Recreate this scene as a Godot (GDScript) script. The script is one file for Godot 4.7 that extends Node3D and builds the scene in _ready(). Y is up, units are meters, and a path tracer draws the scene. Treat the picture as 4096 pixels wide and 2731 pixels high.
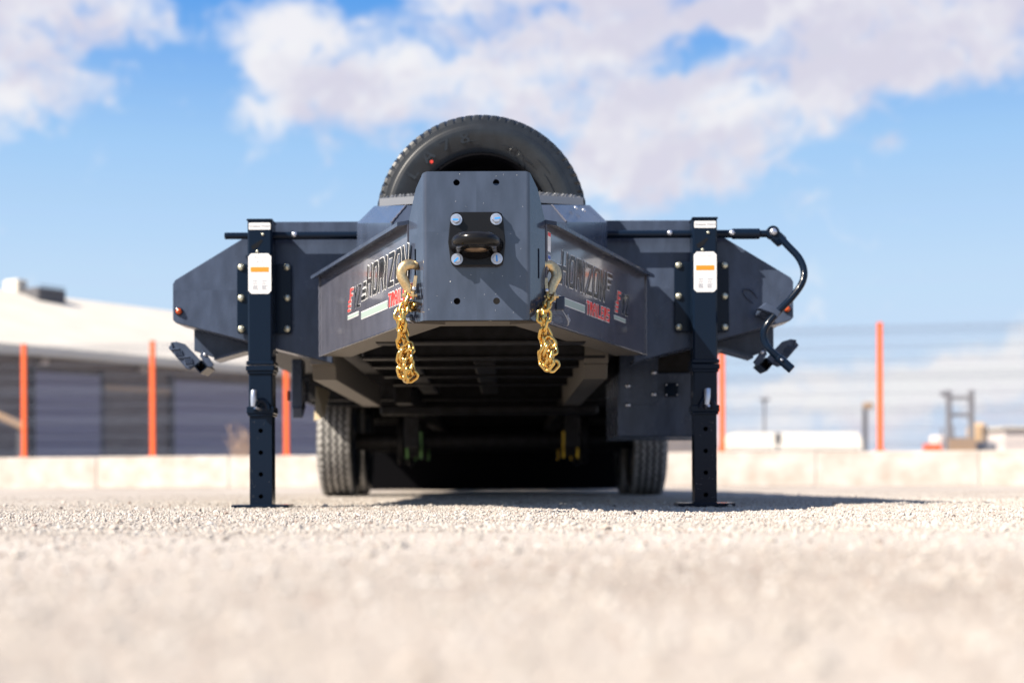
extends Node3D
# A low-set flatbed trailer on a gravel yard, seen head-on from just above the ground. Metres, y up, the lens looks along -z.

# ------------------------------------------------------------------ mesh builder
class MB:
	var v := PackedVector3Array()
	var n := PackedVector3Array()

	func tri(a: Vector3, b: Vector3, c: Vector3, na: Vector3, nb: Vector3, nc: Vector3) -> void:
		if (b - a).cross(c - a).dot(na + nb + nc) > 0.0:
			v.append(a); v.append(c); v.append(b)
			n.append(na); n.append(nc); n.append(nb)
		else:
			v.append(a); v.append(b); v.append(c)
			n.append(na); n.append(nb); n.append(nc)

	func flat(a: Vector3, b: Vector3, c: Vector3, away: Vector3) -> void:      # away: a point the face turns its back to
		var m := (b - a).cross(c - a).normalized()
		if m.dot((a + b + c) / 3.0 - away) < 0.0:
			m = -m
		tri(a, b, c, m, m, m)

	func quad(a: Vector3, b: Vector3, c: Vector3, d: Vector3, away: Vector3) -> void:
		flat(a, b, c, away); flat(a, c, d, away)

	func nquad(a: Vector3, b: Vector3, c: Vector3, d: Vector3, m: Vector3) -> void:
		tri(a, b, c, m, m, m); tri(a, c, d, m, m, m)

	func hexa(p: Array) -> void:       # p[0..3] one face in order, p[4..7] the opposite one
		var mid := Vector3.ZERO
		for q in p:
			mid += q / 8.0
		quad(p[0], p[1], p[2], p[3], mid); quad(p[4], p[5], p[6], p[7], mid)
		for i in 4:
			var j := (i + 1) % 4
			quad(p[i], p[j], p[j + 4], p[i + 4], mid)

	func box(at: Vector3, size: Vector3, bevel := 0.0, turn := Basis.IDENTITY) -> void:
		var h := size / 2.0
		var b := minf(bevel, minf(h.x, minf(h.y, h.z)) * 0.9)
		var pt := func(s: Vector3, ax: int) -> Vector3:
			var q := Vector3((h.x - (b if ax != 0 else 0.0)) * s.x, (h.y - (b if ax != 1 else 0.0)) * s.y, (h.z - (b if ax != 2 else 0.0)) * s.z)
			return at + turn * q
		for ax in 3:
			var u := (ax + 1) % 3
			var w := (ax + 2) % 3
			for sg in [-1.0, 1.0]:
				var c := []
				for k in [[-1, -1], [1, -1], [1, 1], [-1, 1]]:
					var s := Vector3.ZERO
					s[ax] = sg; s[u] = k[0]; s[w] = k[1]
					c.append(pt.call(s, ax))
				var m := Vector3.ZERO
				m[ax] = sg
				nquad(c[0], c[1], c[2], c[3], turn * m)
		if b <= 0.0:
			return
		for ax in 3:                     # the bevels along each axis
			var u := (ax + 1) % 3
			var w := (ax + 2) % 3
			for k in [[-1, -1], [1, -1], [1, 1], [-1, 1]]:
				var s0 := Vector3.ZERO
				s0[ax] = -1.0; s0[u] = k[0]; s0[w] = k[1]
				var s1 := s0
				s1[ax] = 1.0
				var m := Vector3.ZERO
				m[u] = k[0]; m[w] = k[1]
				nquad(pt.call(s0, u), pt.call(s1, u), pt.call(s1, w), pt.call(s0, w), turn * m.normalized())
		for sx in [-1.0, 1.0]:
			for sy in [-1.0, 1.0]:
				for sz in [-1.0, 1.0]:
					var s := Vector3(sx, sy, sz)
					var m := turn * s.normalized()
					tri(pt.call(s, 0), pt.call(s, 1), pt.call(s, 2), m, m, m)

	func prism(poly: PackedVector2Array, t: float, xf: Transform3D, bevel := 0.0) -> void:    # front face at local z = 0, back at -t
		var p := poly
		if Geometry2D.is_polygon_clockwise(p):
			p = p.duplicate(); p.reverse()
		var k := p.size()
		var ins := PackedVector2Array()
		for i in k:
			var e0 := (p[i] - p[(i + k - 1) % k]).normalized()
			var e1 := (p[(i + 1) % k] - p[i]).normalized()
			var n0 := Vector2(-e0.y, e0.x)
			var n1 := Vector2(-e1.y, e1.x)
			var m := (n0 + n1).normalized()
			ins.append(p[i] + m * bevel / maxf(0.35, m.dot(n0)))
		var ids := Geometry2D.triangulate_polygon(ins)
		var fz := (xf.basis * Vector3(0, 0, 1)).normalized()
		for i in range(0, ids.size(), 3):
			var q := []
			for j in 3:
				q.append(ins[ids[i + j]])
			tri(xf * Vector3(q[0].x, q[0].y, 0), xf * Vector3(q[1].x, q[1].y, 0), xf * Vector3(q[2].x, q[2].y, 0), fz, fz, fz)
		if t <= 0.0:
			return
		ids = Geometry2D.triangulate_polygon(p)
		for i in range(0, ids.size(), 3):
			var q := []
			for j in 3:
				q.append(p[ids[i + j]])
			tri(xf * Vector3(q[0].x, q[0].y, -t), xf * Vector3(q[1].x, q[1].y, -t), xf * Vector3(q[2].x, q[2].y, -t), -fz, -fz, -fz)
		for i in k:
			var j := (i + 1) % k
			var e := (p[j] - p[i]).normalized()
			var side := (xf.basis * Vector3(e.y, -e.x, 0)).normalized()
			nquad(xf * Vector3(p[i].x, p[i].y, -bevel), xf * Vector3(p[j].x, p[j].y, -bevel), xf * Vector3(p[j].x, p[j].y, -t), xf * Vector3(p[i].x, p[i].y, -t), side)
			if bevel > 0.0:
				nquad(xf * Vector3(p[i].x, p[i].y, -bevel), xf * Vector3(p[j].x, p[j].y, -bevel), xf * Vector3(ins[j].x, ins[j].y, 0), xf * Vector3(ins[i].x, ins[i].y, 0), (side + fz).normalized())

	func tube(pts: Array, radii: Array, seg := 12, closed := false, squash := Vector2.ONE, up := Vector3.ZERO) -> void:
		var k := pts.size()
		var rings := []
		var norms := []
		var u := up
		for i in k:
			var a: Vector3 = pts[(i + k - 1) % k] if closed or i > 0 else pts[0]
			var c: Vector3 = pts[(i + 1) % k] if closed or i < k - 1 else pts[k - 1]
			var t := (c - a).normalized()
			if u == Vector3.ZERO:
				u = t.cross(Vector3(0.3, 0.9, 0.2)).normalized()
			u = (u - t * t.dot(u)).normalized()
			var w := t.cross(u)
			var r: float = radii[mini(i, radii.size() - 1)]
			var ring := PackedVector3Array()
			var nn := PackedVector3Array()
			for j in seg:
				var f := TAU * j / seg
				ring.append(pts[i] + (u * cos(f) * squash.x + w * sin(f) * squash.y) * r)
				nn.append((u * cos(f) / squash.x + w * sin(f) / squash.y).normalized())
			rings.append(ring); norms.append(nn)
		for i in (k if closed else k - 1):
			var i2 := (i + 1) % k
			for j in seg:
				var j2 := (j + 1) % seg
				tri(rings[i][j], rings[i2][j], rings[i2][j2], norms[i][j], norms[i2][j], norms[i2][j2])
				tri(rings[i][j], rings[i2][j2], rings[i][j2], norms[i][j], norms[i2][j2], norms[i][j2])
		if not closed:
			for e in [0, k - 1]:
				var m: Vector3 = (pts[0] - pts[1] if e == 0 else pts[k - 1] - pts[k - 2]).normalized()
				for j in seg:
					tri(pts[e], rings[e][j], rings[e][(j + 1) % seg], m, m, m)

	func cyl(a: Vector3, b: Vector3, r: float, seg := 16, bevel := 0.0) -> void:
		var d := (b - a).normalized()
		if bevel <= 0.0:
			tube([a, b], [r], seg)
		else:
			lathe([Vector2(0, 0), Vector2(r - bevel, 0), Vector2(r, bevel), Vector2(r, (b - a).length() - bevel), Vector2(r - bevel, (b - a).length()), Vector2(0, (b - a).length())], a, d, seg)

	func lathe(prof: Array, at: Vector3, axis: Vector3, seg := 24, smooth := false, phase := 0.0) -> void:    # prof: (radius, along the axis)
		var u := axis.cross(Vector3(0, 1, 0.01) if absf(axis.y) < 0.9 else Vector3(1, 0, 0)).normalized()
		var w := axis.cross(u).normalized()
		for i in prof.size() - 1:
			var p: Vector2 = prof[i]
			var q: Vector2 = prof[i + 1]
			var d := (q - p).normalized()
			var na := Vector2(d.y, -d.x)
			var n0 := na
			var n1 := na
			if smooth:
				if i > 0:
					var e: Vector2 = (p - prof[i - 1]).normalized()
					n0 = (na + Vector2(e.y, -e.x)).normalized()
				if i < prof.size() - 2:
					var e: Vector2 = (prof[i + 2] - q).normalized()
					n1 = (na + Vector2(e.y, -e.x)).normalized()
			for j in seg:
				var c := []
				for f in [phase + TAU * j / seg, phase + TAU * (j + 1) / seg]:
					c.append(u * cos(f) + w * sin(f))
				var r0: Vector3 = c[0]
				var r1: Vector3 = c[1]
				var m0 := r0 if seg > 8 else (r0 + r1).normalized()
				var m1 := r1 if seg > 8 else m0
				if p.x > 1e-6:
					tri(at + r0 * p.x + axis * p.y, at + r1 * p.x + axis * p.y, at + r1 * q.x + axis * q.y, m0 * n0.x + axis * n0.y, m1 * n0.x + axis * n0.y, m1 * n1.x + axis * n1.y)
				if q.x > 1e-6:
					tri(at + r0 * p.x + axis * p.y, at + r1 * q.x + axis * q.y, at + r0 * q.x + axis * q.y, m0 * n0.x + axis * n0.y, m1 * n1.x + axis * n1.y, m0 * n1.x + axis * n1.y)

	func holed(x0: float, x1: float, y0: float, y1: float, holes: Array, t: float, xf: Transform3D) -> void:   # a plate in local XY with round holes [x, y, r] on a common grid
		var xs := [x0, x1]
		var ys := [y0, y1]
		for h in holes:
			for q in [h[0] - h[2] * 1.4, h[0] + h[2] * 1.4]:
				if not xs.any(func(e): return absf(e - q) < 1e-5): xs.append(q)
			for q in [h[1] - h[2] * 1.4, h[1] + h[2] * 1.4]:
				if not ys.any(func(e): return absf(e - q) < 1e-5): ys.append(q)
		xs.sort(); ys.sort()
		var fz := (xf.basis * Vector3(0, 0, 1)).normalized()
		for z in [0.0, -t]:
			var m := fz if z == 0.0 else -fz
			for i in xs.size() - 1:
				for j in ys.size() - 1:
					var hit = null
					for h in holes:
						if h[0] > xs[i] and h[0] < xs[i + 1] and h[1] > ys[j] and h[1] < ys[j + 1]:
							hit = h
					if hit == null:
						nquad(xf * Vector3(xs[i], ys[j], z), xf * Vector3(xs[i + 1], ys[j], z), xf * Vector3(xs[i + 1], ys[j + 1], z), xf * Vector3(xs[i], ys[j + 1], z), m)
						continue
					var seg := 24
					var c: float = hit[2] * 1.4
					for k in seg:
						var e := []
						for f in [TAU * k / seg, TAU * (k + 1) / seg]:
							var d := Vector2(cos(f), sin(f))
							e.append(Vector2(hit[0], hit[1]) + d * hit[2])
							e.append(Vector2(hit[0], hit[1]) + d * c / maxf(absf(d.x), absf(d.y)))
						nquad(xf * Vector3(e[0].x, e[0].y, z), xf * Vector3(e[1].x, e[1].y, z), xf * Vector3(e[3].x, e[3].y, z), xf * Vector3(e[2].x, e[2].y, z), m)
						if z == 0.0:
							var inw := (xf.basis * Vector3(hit[0] - e[0].x, hit[1] - e[0].y, 0)).normalized()
							nquad(xf * Vector3(e[0].x, e[0].y, 0), xf * Vector3(e[2].x, e[2].y, 0), xf * Vector3(e[2].x, e[2].y, -t), xf * Vector3(e[0].x, e[0].y, -t), inw)
		var mid := xf * Vector3((x0 + x1) / 2, (y0 + y1) / 2, -t / 2)
		var c := [Vector2(x0, y0), Vector2(x1, y0), Vector2(x1, y1), Vector2(x0, y1)]
		for i in 4:
			var a: Vector2 = c[i]
			var b: Vector2 = c[(i + 1) % 4]
			quad(xf * Vector3(a.x, a.y, 0), xf * Vector3(b.x, b.y, 0), xf * Vector3(b.x, b.y, -t), xf * Vector3(a.x, a.y, -t), mid)

	func letters(word: String, high: float, xf: Transform3D, font: Font, depth := 0.0006, left := false) -> float:   # raised lettering; returns its width
		var t := TextMesh.new()
		t.font = font
		t.text = word
		t.font_size = 64
		t.pixel_size = high / 46.0
		t.depth = depth
		t.horizontal_alignment = HORIZONTAL_ALIGNMENT_LEFT if left else HORIZONTAL_ALIGNMENT_CENTER
		t.vertical_alignment = VERTICAL_ALIGNMENT_CENTER
		var a := t.surface_get_arrays(0)
		var pos: PackedVector3Array = a[Mesh.ARRAY_VERTEX]
		var nor: PackedVector3Array = a[Mesh.ARRAY_NORMAL]
		var ids: PackedInt32Array = a[Mesh.ARRAY_INDEX]
		for i in ids:
			v.append(xf * pos[i]); n.append((xf.basis * nor[i]).normalized())
		return t.get_aabb().size.x

	func mesh_of(all: Array, org: Vector3) -> ArrayMesh:
		var out := ArrayMesh.new()
		for e in all:
			var b: MB = e[0]
			if b.v.is_empty():
				continue
			var pos := b.v.duplicate()
			for i in pos.size():
				pos[i] -= org
			var a := []
			a.resize(Mesh.ARRAY_MAX)
			a[Mesh.ARRAY_VERTEX] = pos
			a[Mesh.ARRAY_NORMAL] = b.n
			out.add_surface_from_arrays(Mesh.PRIMITIVE_TRIANGLES, a)
			out.surface_set_material(out.get_surface_count() - 1, e[1])
		return out

var org := Vector3.ZERO          # base of the thing being built: meshes are written in world metres and moved to it
var M := {}
var sans: SystemFont
var bold: SystemFont
var ground_noise: FastNoiseLite

func lin(r: float, g: float, b: float) -> Color:
	return Color(r, g, b).linear_to_srgb()

func mat(called: String, c: Color, rough: float, metal := 0.0, spec := 0.5) -> StandardMaterial3D:
	var m := StandardMaterial3D.new()
	m.resource_name = called
	m.albedo_color = c
	m.roughness = rough
	m.metallic = metal
	m.metallic_specular = spec
	M[called] = m
	return m

func noise_tex(freq: float, lo: Color, hi: Color, seed_ := 1, normal := false, size := 512, oct := 5) -> NoiseTexture2D:
	var f := FastNoiseLite.new()
	f.seed = seed_
	f.frequency = freq
	f.fractal_octaves = oct
	var t := NoiseTexture2D.new()
	t.width = size; t.height = size; t.seamless = true
	t.noise = f
	if normal:
		t.as_normal_map = true
		t.bump_strength = 3.0
	else:
		var g := Gradient.new()
		g.set_color(0, lo); g.set_color(1, hi)
		t.color_ramp = g
	return t

func triplanar(m: StandardMaterial3D, scale: float) -> void:
	m.uv1_triplanar = true
	m.uv1_world_triplanar = true
	m.uv1_scale = Vector3.ONE * scale

func gloss(m: StandardMaterial3D, specks: Texture2D) -> void:
	m.albedo_texture = specks
	triplanar(m, 1.1)
	m.clearcoat_enabled = true; m.clearcoat = 0.6; m.clearcoat_roughness = 0.07
	m.normal_enabled = true
	m.normal_texture = noise_tex(0.02, Color.BLACK, Color.WHITE, 14, true)
	m.normal_scale = 0.035

func speck_tex() -> ImageTexture:                 # road dust: pale specks and faint streaks on dark paint
	var r := RandomNumberGenerator.new()
	r.seed = 5
	var f := FastNoiseLite.new()
	f.seed = 8; f.frequency = 0.012; f.fractal_octaves = 5
	var im := Image.create(1024, 1024, false, Image.FORMAT_RGB8)
	for y in 1024:
		for x in 1024:
			var k := 0.8 + 0.12 * f.get_noise_2d(x, y * 0.35)
			im.set_pixel(x, y, Color(k, k, k))
	for i in 260:
		var s := 1 + (r.randi() % 3 if r.randf() < 0.35 else 0)
		var k := r.randf_range(0.85, 1.0)
		im.fill_rect(Rect2i(r.randi() % 1020, r.randi() % 1020, s, s), Color(k, k, k * 0.97))
	return ImageTexture.create_from_image(im)

func base(called: String, at: Vector3, label: String, category: String, group := "") -> Node3D:
	var o := Node3D.new()
	o.name = called
	o.position = at
	add_child(o, true)
	org = at
	tag(o, label, category, group)
	return o

func tag(o: Node, label: String, category := "", group := "") -> void:
	o.set_meta("label", label)
	if category: o.set_meta("category", category)
	if group: o.set_meta("group", group)

func part(called: String, parent: Node, b, m: Material = null) -> MeshInstance3D:
	var o := MeshInstance3D.new()
	o.name = called
	var all: Array = b if b is Array else [[b, m]]
	o.mesh = MB.new().mesh_of(all, org)
	parent.add_child(o, true)
	return o

func at_xf(p: Vector3, ex := Vector3(1, 0, 0), ey := Vector3(0, 1, 0)) -> Transform3D:
	ex = ex.normalized()
	var ez := ex.cross(ey).normalized()
	return Transform3D(Basis(ex, ez.cross(ex), ez), p)

func spline(pts: Array, step: float) -> Array:
	var c := Curve3D.new()
	c.bake_interval = 0.002
	for i in pts.size():
		var t: Vector3 = (pts[mini(i + 1, pts.size() - 1)] - pts[maxi(i - 1, 0)]) / 6.0
		c.add_point(pts[i], -t, t)
	var out := []
	var s := 0.0
	while s <= c.get_baked_length():
		out.append(c.sample_baked(s, true))
		s += step
	return out

func lines(polys: Array, z: float, xf: Transform3D, half: float, b: MB, lift := 0.0) -> void:
	var k := 0
	for p in polys:
		for q in Geometry2D.offset_polyline(PackedVector2Array(p), half, Geometry2D.JOIN_MITER, Geometry2D.END_SQUARE):
			b.prism(q, 0.0, xf * Transform3D(Basis(), Vector3(0, 0, z + lift * k)))
		k += 1

func rounded(x0: float, x1: float, y0: float, y1: float, r: float, seg := 4) -> PackedVector2Array:
	var p := PackedVector2Array()
	for c in [[x1 - r, y1 - r, 0.0], [x0 + r, y1 - r, 90.0], [x0 + r, y0 + r, 180.0], [x1 - r, y0 + r, 270.0]]:
		for i in seg + 1:
			var f := deg_to_rad(c[2] + 90.0 * i / seg)
			p.append(Vector2(c[0] + r * cos(f), c[1] + r * sin(f)))
	return p

func hex_bolt(b: MB, at: Vector3, r: float, h: float, axis := Vector3(0, 0, 1), turn := 0.0, washer := 1.45) -> void:
	b.lathe([Vector2(r * washer, 0), Vector2(r * washer, h * 0.22), Vector2(r * washer * 0.97, h * 0.28), Vector2(0, h * 0.28)], at, axis, 24)
	b.lathe([Vector2(r, h * 0.28), Vector2(r, h * 0.88), Vector2(r * 0.88, h), Vector2(0, h)], at, axis, 6, false, turn)

func dome_bolt(b: MB, at: Vector3, r: float) -> void:
	b.lathe([Vector2(r, 0), Vector2(r, r * 0.25), Vector2(r * 0.85, r * 0.5), Vector2(r * 0.5, r * 0.72), Vector2(0, r * 0.8)], at, Vector3(0, 0, 1), 16, true)

# ------------------------------------------------------------------ the scene
func _ready() -> void:
	seed(7)
	var cam := Camera3D.new()
	cam.name = "camera"
	cam.projection = Camera3D.PROJECTION_FRUSTUM
	cam.near = 0.05
	cam.far = 4000.0
	cam.size = 2.0 * 0.05 * 784.0 / 3267.0
	cam.frustum_offset = Vector2(17.0, 319.0) / 3267.0 * 0.05
	cam.position = Vector3(0.087, 0.111, 0)
	cam.rotation.z = -0.004
	var lens := CameraAttributesPhysical.new()
	lens.exposure_aperture = 1.9
	lens.frustum_focal_length = 50.0
	lens.frustum_focus_distance = 4.5
	lens.exposure_multiplier = 1.0
	cam.attributes = lens
	add_child(cam)
	cam.current = true

	var we := WorldEnvironment.new()
	we.name = "environment"
	var env := Environment.new()
	env.background_mode = Environment.BG_SKY
	env.tonemap_mode = Environment.TONE_MAPPER_LINEAR
	env.tonemap_exposure = 2.4
	env.sdfgi_enabled = true
	env.ssao_enabled = true
	env.ssil_enabled = true
	var sky := Sky.new()
	var pano := PanoramaSkyMaterial.new()
	pano.panorama = ImageTexture.create_from_image(make_sky())
	sky.sky_material = pano
	env.sky = sky
	we.environment = env
	add_child(we)

	var sun := DirectionalLight3D.new()
	sun.name = "sun"
	sun.light_energy = 1.6
	sun.light_color = Color(1.0, 0.955, 0.89)
	sun.light_angular_distance = 0.5
	sun.shadow_enabled = true
	add_child(sun)
	sun.look_at(Vector3(0.97, -1.0, -0.59), Vector3.UP)

	sans = SystemFont.new()
	sans.font_names = PackedStringArray(["Droid Sans"])
	bold = SystemFont.new()
	bold.font_names = PackedStringArray(["Droid Sans"])
	bold.font_weight = 700
	make_materials()
	build_ground()
	build_yard_edge()
	build_buildings()
	build_trailer()
	build_spare()
	build_chains()
	build_far_things()

# ------------------------------------------------------------------ sky
func smooth(a: float, b: float, x: float) -> float:
	var t := clampf((x - a) / (b - a), 0.0, 1.0)
	return t * t * (3.0 - 2.0 * t)

var cloud_big: FastNoiseLite
var cloud_fine: FastNoiseLite
var cover: FastNoiseLite
# banks of cloud in front: azimuth, elevation, half widths (degrees), strength
var banks := [
	[-18.2, 17.8, 4.6, 2.6, 1.0], [-19.0, 14.4, 2.4, 1.0, 0.9], [-14.2, 16.4, 1.6, 1.6, 0.35], [-20.5, 20.0, 4.0, 2.5, 0.9],
	[-6.6, 15.9, 4.4, 1.8, 1.0], [-9.3, 17.0, 1.8, 1.3, 0.7], [-1.5, 17.9, 5.6, 2.2, 1.0], [-2.8, 15.2, 4.0, 1.5, 0.85], [4.0, 18.4, 5.0, 1.6, 0.95],
	[10.6, 17.9, 8.0, 2.1, 1.0], [17.0, 16.9, 5.6, 2.2, 0.9], [9.2, 14.6, 4.0, 2.0, 0.95], [8.0, 12.9, 3.2, 1.6, 0.9], [3.3, 13.3, 4.2, 1.8, 0.8], [13.8, 15.6, 2.6, 1.2, 0.7],
	[5.5, 11.6, 3.2, 1.3, 0.45], [15.0, 12.9, 0.9, 0.4, 0.5], [0.5, 20.5, 9.0, 2.2, 0.8], [14.0, 20.5, 9.0, 2.2, 0.8],
	[12.6, 3.4, 6.0, 1.0, 0.95], [18.8, 4.2, 4.0, 1.2, 0.95], [10.0, 1.6, 9.0, 0.9, 0.8], [-4.0, 2.0, 9.0, 0.8, 0.3],
	[8.3, 17.0, 1.6, 0.9, -0.95], [6.4, 16.2, 1.3, 0.9, -0.5], [-6.0, 18.7, 2.2, 0.6, -0.7], [-11.6, 16.4, 2.2, 3.0, -0.4], [18.8, 12.8, 3.0, 1.4, -0.5]]

func cloud_at(d: Vector3, az: float, el: float, inside: float) -> float:
	var open := 0.42 + 0.9 * cover.get_noise_3dv(d * 2.2)
	var here := open
	if inside > 0.0:
		here = 0.0
		for b in banks:
			var q := Vector2((az - b[0]) / b[2], (el - b[1]) / b[3]).length_squared()
			if q < 5.0:
				here += b[4] * exp(-q * 0.9)
		here = lerpf(open, minf(here, 1.15), inside)
	var warp := Vector3(cloud_big.get_noise_3dv(d * 14.0), cloud_big.get_noise_3dv(d * 14.0 + Vector3(9, 3, 1)), cloud_big.get_noise_3dv(d * 14.0 + Vector3(2, 8, 5))) * 0.028
	var p := (d + warp) * Vector3(1, 1.9, 1)
	var f := 0.75 * cloud_big.get_noise_3dv(p * 7.0) + 0.6 * cloud_fine.get_noise_3dv(p * 17.0) + 0.22 * cloud_fine.get_noise_3dv(p * 60.0)
	return here * 0.92 + f * 0.95

func sky_color(d: Vector3, az: float, el: float, inside: float) -> Color:
	# clear air: pale at the horizon, deep blue overhead (linear, as displayed at exposure 1)
	var stops := [[0.0, Vector3(0.66, 0.75, 0.90)], [3.0, Vector3(0.62, 0.75, 0.93)], [8.0, Vector3(0.54, 0.73, 0.95)], [13.0, Vector3(0.37, 0.61, 0.93)], [19.0, Vector3(0.10, 0.35, 0.84)], [35.0, Vector3(0.06, 0.22, 0.62)], [90.0, Vector3(0.04, 0.15, 0.46)]]
	var c := Vector3.ZERO
	for i in stops.size() - 1:
		if el <= stops[i + 1][0] or i == stops.size() - 2:
			c = (stops[i][1] as Vector3).lerp(stops[i + 1][1], clampf((el - stops[i][0]) / (stops[i + 1][0] - stops[i][0]), 0, 1))
			break
	var k := cloud_at(d, az, el, inside)
	var a := smooth(0.2, 1.05, k) * 0.92
	if a > 0.004:
		var toward := (d + Vector3(-0.03, 0.035, 0.0)).normalized()
		var k2 := cloud_at(toward, az - 1.7, el + 1.9, inside)
		var thick := smooth(0.5, 1.5, 0.35 * k + 0.85 * k2)
		var lit := Vector3(0.95, 0.93, 0.94).lerp(Vector3(0.73, 0.70, 0.80), thick)
		c = c.lerp(lit, a)
	c /= 2.4
	return Color(c.x, c.y, c.z).linear_to_srgb()

func make_sky() -> Image:
	cloud_big = FastNoiseLite.new(); cloud_big.seed = 21; cloud_big.frequency = 1.0; cloud_big.fractal_octaves = 5; cloud_big.fractal_gain = 0.55
	cloud_fine = FastNoiseLite.new(); cloud_fine.seed = 4; cloud_fine.frequency = 1.0; cloud_fine.fractal_octaves = 4
	cover = FastNoiseLite.new(); cover.seed = 9; cover.frequency = 1.0; cover.fractal_octaves = 2
	var w := 512
	var h := 256
	var im := Image.create(w, h, false, Image.FORMAT_RGB8)
	for y in h:
		for x in w:
			im.set_pixel(x, y, sky_pixel(x, y, w, h))
	var W := 3072
	var H := 1536
	im.resize(W, H, Image.INTERPOLATE_CUBIC)
	var px := W / 360.0
	for y in range(int((90 - 34) * px), int(90 * px)):
		for k in range(int(-36 * px), int(36 * px)):
			var x := posmod(k, W)
			im.set_pixel(x, y, sky_pixel(x, y, W, H))
	return im

func sky_pixel(x: int, y: int, w: int, h: int) -> Color:
	var az := wrapf((x + 0.5) / w * 360.0, -180.0, 180.0)          # straight ahead is the panorama's left edge
	var el := 90.0 - (y + 0.5) / h * 180.0
	if el < 0.0:
		return Color(0.42, 0.385, 0.345)
	var a := deg_to_rad(az)
	var e := deg_to_rad(el)
	var d := Vector3(sin(a) * cos(e), sin(e), -cos(a) * cos(e))
	var inside := (1.0 - smooth(21.0, 31.0, absf(az))) * (1.0 - smooth(19.5, 29.0, el))
	return sky_color(d, az, el, inside)

# ------------------------------------------------------------------ materials
func make_materials() -> void:
	var specks := speck_tex()
	var m := mat("paint", lin(0.068, 0.092, 0.15), 0.3, 0.0, 0.36)
	m.albedo_texture = specks
	triplanar(m, 1.1)
	m.roughness_texture = noise_tex(0.01, Color(0.75, 0.75, 0.75), Color(1, 1, 1), 3)
	m.normal_enabled = true
	m.normal_texture = noise_tex(0.03, Color.BLACK, Color.WHITE, 12, true)
	m.normal_scale = 0.05
	for q in [["base_gloss_paint", lin(0.062, 0.08, 0.125)], ["lit_gloss_paint", lin(0.135, 0.14, 0.18)]]:  # one gloss paint twice; the second is lightened so the rails look sunlit
		m = mat(q[0], q[1], 0.2)
		gloss(m, specks)
	m = mat("bounce_lit_paint", lin(0.105, 0.092, 0.074), 0.5)  # underside copy of the paint, lightened and warmed like bounce off the ground
	mat("tan_plate", lin(0.3, 0.24, 0.15), 0.6)
	m = mat("shaded_under_paint", lin(0.02, 0.02, 0.023), 0.5, 0.0, 0.3)  # near-black copy of the paint; underside shade is partly in this colour
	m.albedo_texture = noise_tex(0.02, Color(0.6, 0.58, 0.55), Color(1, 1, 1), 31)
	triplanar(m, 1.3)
	m = mat("black", lin(0.004, 0.009, 0.02), 0.22, 0.0, 0.27)
	m.roughness_texture = noise_tex(0.02, Color(0.6, 0.6, 0.6), Color(1, 1, 1), 17)
	triplanar(m, 2.0)
	m = mat("worn_black", lin(0.008, 0.008, 0.009), 0.28, 0.0, 0.32)
	m.roughness_texture = noise_tex(0.03, Color(0.5, 0.5, 0.5), Color(1, 1, 1), 19)
	m.normal_enabled = true
	m.normal_texture = noise_tex(0.025, Color.BLACK, Color.WHITE, 23, true)
	m.normal_scale = 0.25
	triplanar(m, 6.0)
	mat("bare_wear", lin(0.17, 0.12, 0.08), 0.4, 0.8)
	mat("zinc", lin(0.5, 0.53, 0.6), 0.3, 0.85)
	mat("yellow_zinc_bolt", lin(0.5, 0.5, 0.4), 0.32, 0.75)
	mat("blue_mark", lin(0.02, 0.25, 0.75), 0.6)
	m = mat("gold", lin(0.9, 0.6, 0.2), 0.22, 1.0)
	m.albedo_texture = noise_tex(0.02, Color(0.8, 0.78, 0.7), Color(1, 1, 1), 41)
	triplanar(m, 9.0)
	m = mat("pale_gold", lin(0.82, 0.62, 0.34), 0.34, 0.95)
	m.albedo_texture = noise_tex(0.02, Color(0.8, 0.78, 0.75), Color(1, 1, 1), 43)
	triplanar(m, 9.0)
	m = mat("rubber", lin(0.013, 0.017, 0.022), 0.36)
	m.albedo_texture = noise_tex(0.015, Color(0.7, 0.7, 0.7), Color(1, 1, 1), 47)
	triplanar(m, 2.0)
	m = mat("dusty_rubber", lin(0.4, 0.39, 0.375), 0.8)
	m.albedo_texture = noise_tex(0.02, Color(0.6, 0.6, 0.6), Color(1, 1, 1), 48)
	triplanar(m, 2.0)
	mat("red", lin(0.5, 0.035, 0.02), 0.4)
	mat("amber", lin(0.42, 0.06, 0.008), 0.2)
	mat("yellow", lin(0.8, 0.5, 0.02), 0.5)
	mat("green", lin(0.14, 0.3, 0.09), 0.5)
	mat("white_film", lin(0.7, 0.7, 0.7), 0.5)
	mat("print_grey", lin(0.42, 0.43, 0.46), 0.6)
	mat("print_dark", lin(0.12, 0.13, 0.16), 0.6)
	mat("orange_film", lin(0.9, 0.22, 0.01), 0.5)
	mat("blue_film", lin(0.03, 0.07, 0.35), 0.4)
	mat("red_film", lin(0.72, 0.04, 0.03), 0.4)
	mat("sage_film", lin(0.27, 0.34, 0.31), 0.4)
	mat("black_film", lin(0.005, 0.006, 0.008), 0.25, 0.0, 0.35)
	mat("tray", lin(0.2, 0.21, 0.23), 0.38, 0.7)
	mat("cable", lin(0.35, 0.37, 0.4), 0.4)
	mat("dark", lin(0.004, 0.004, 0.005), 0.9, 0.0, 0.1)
	m = mat("orange_post", lin(0.68, 0.1, 0.015), 0.5)
	mat("fence_wire", lin(0.09, 0.11, 0.16), 0.6)
	for i in 3:
		m = mat("concrete_%d" % i, lin(0.53 + 0.02 * i, 0.49 + 0.02 * i, 0.475 + 0.015 * i), 0.9)
		m.albedo_texture = noise_tex(0.008, Color(0.82, 0.8, 0.76), Color(1, 1, 1), 60 + i)
		triplanar(m, 0.5)
	m = mat("roof", lin(0.55, 0.52, 0.47), 0.7)
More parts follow.
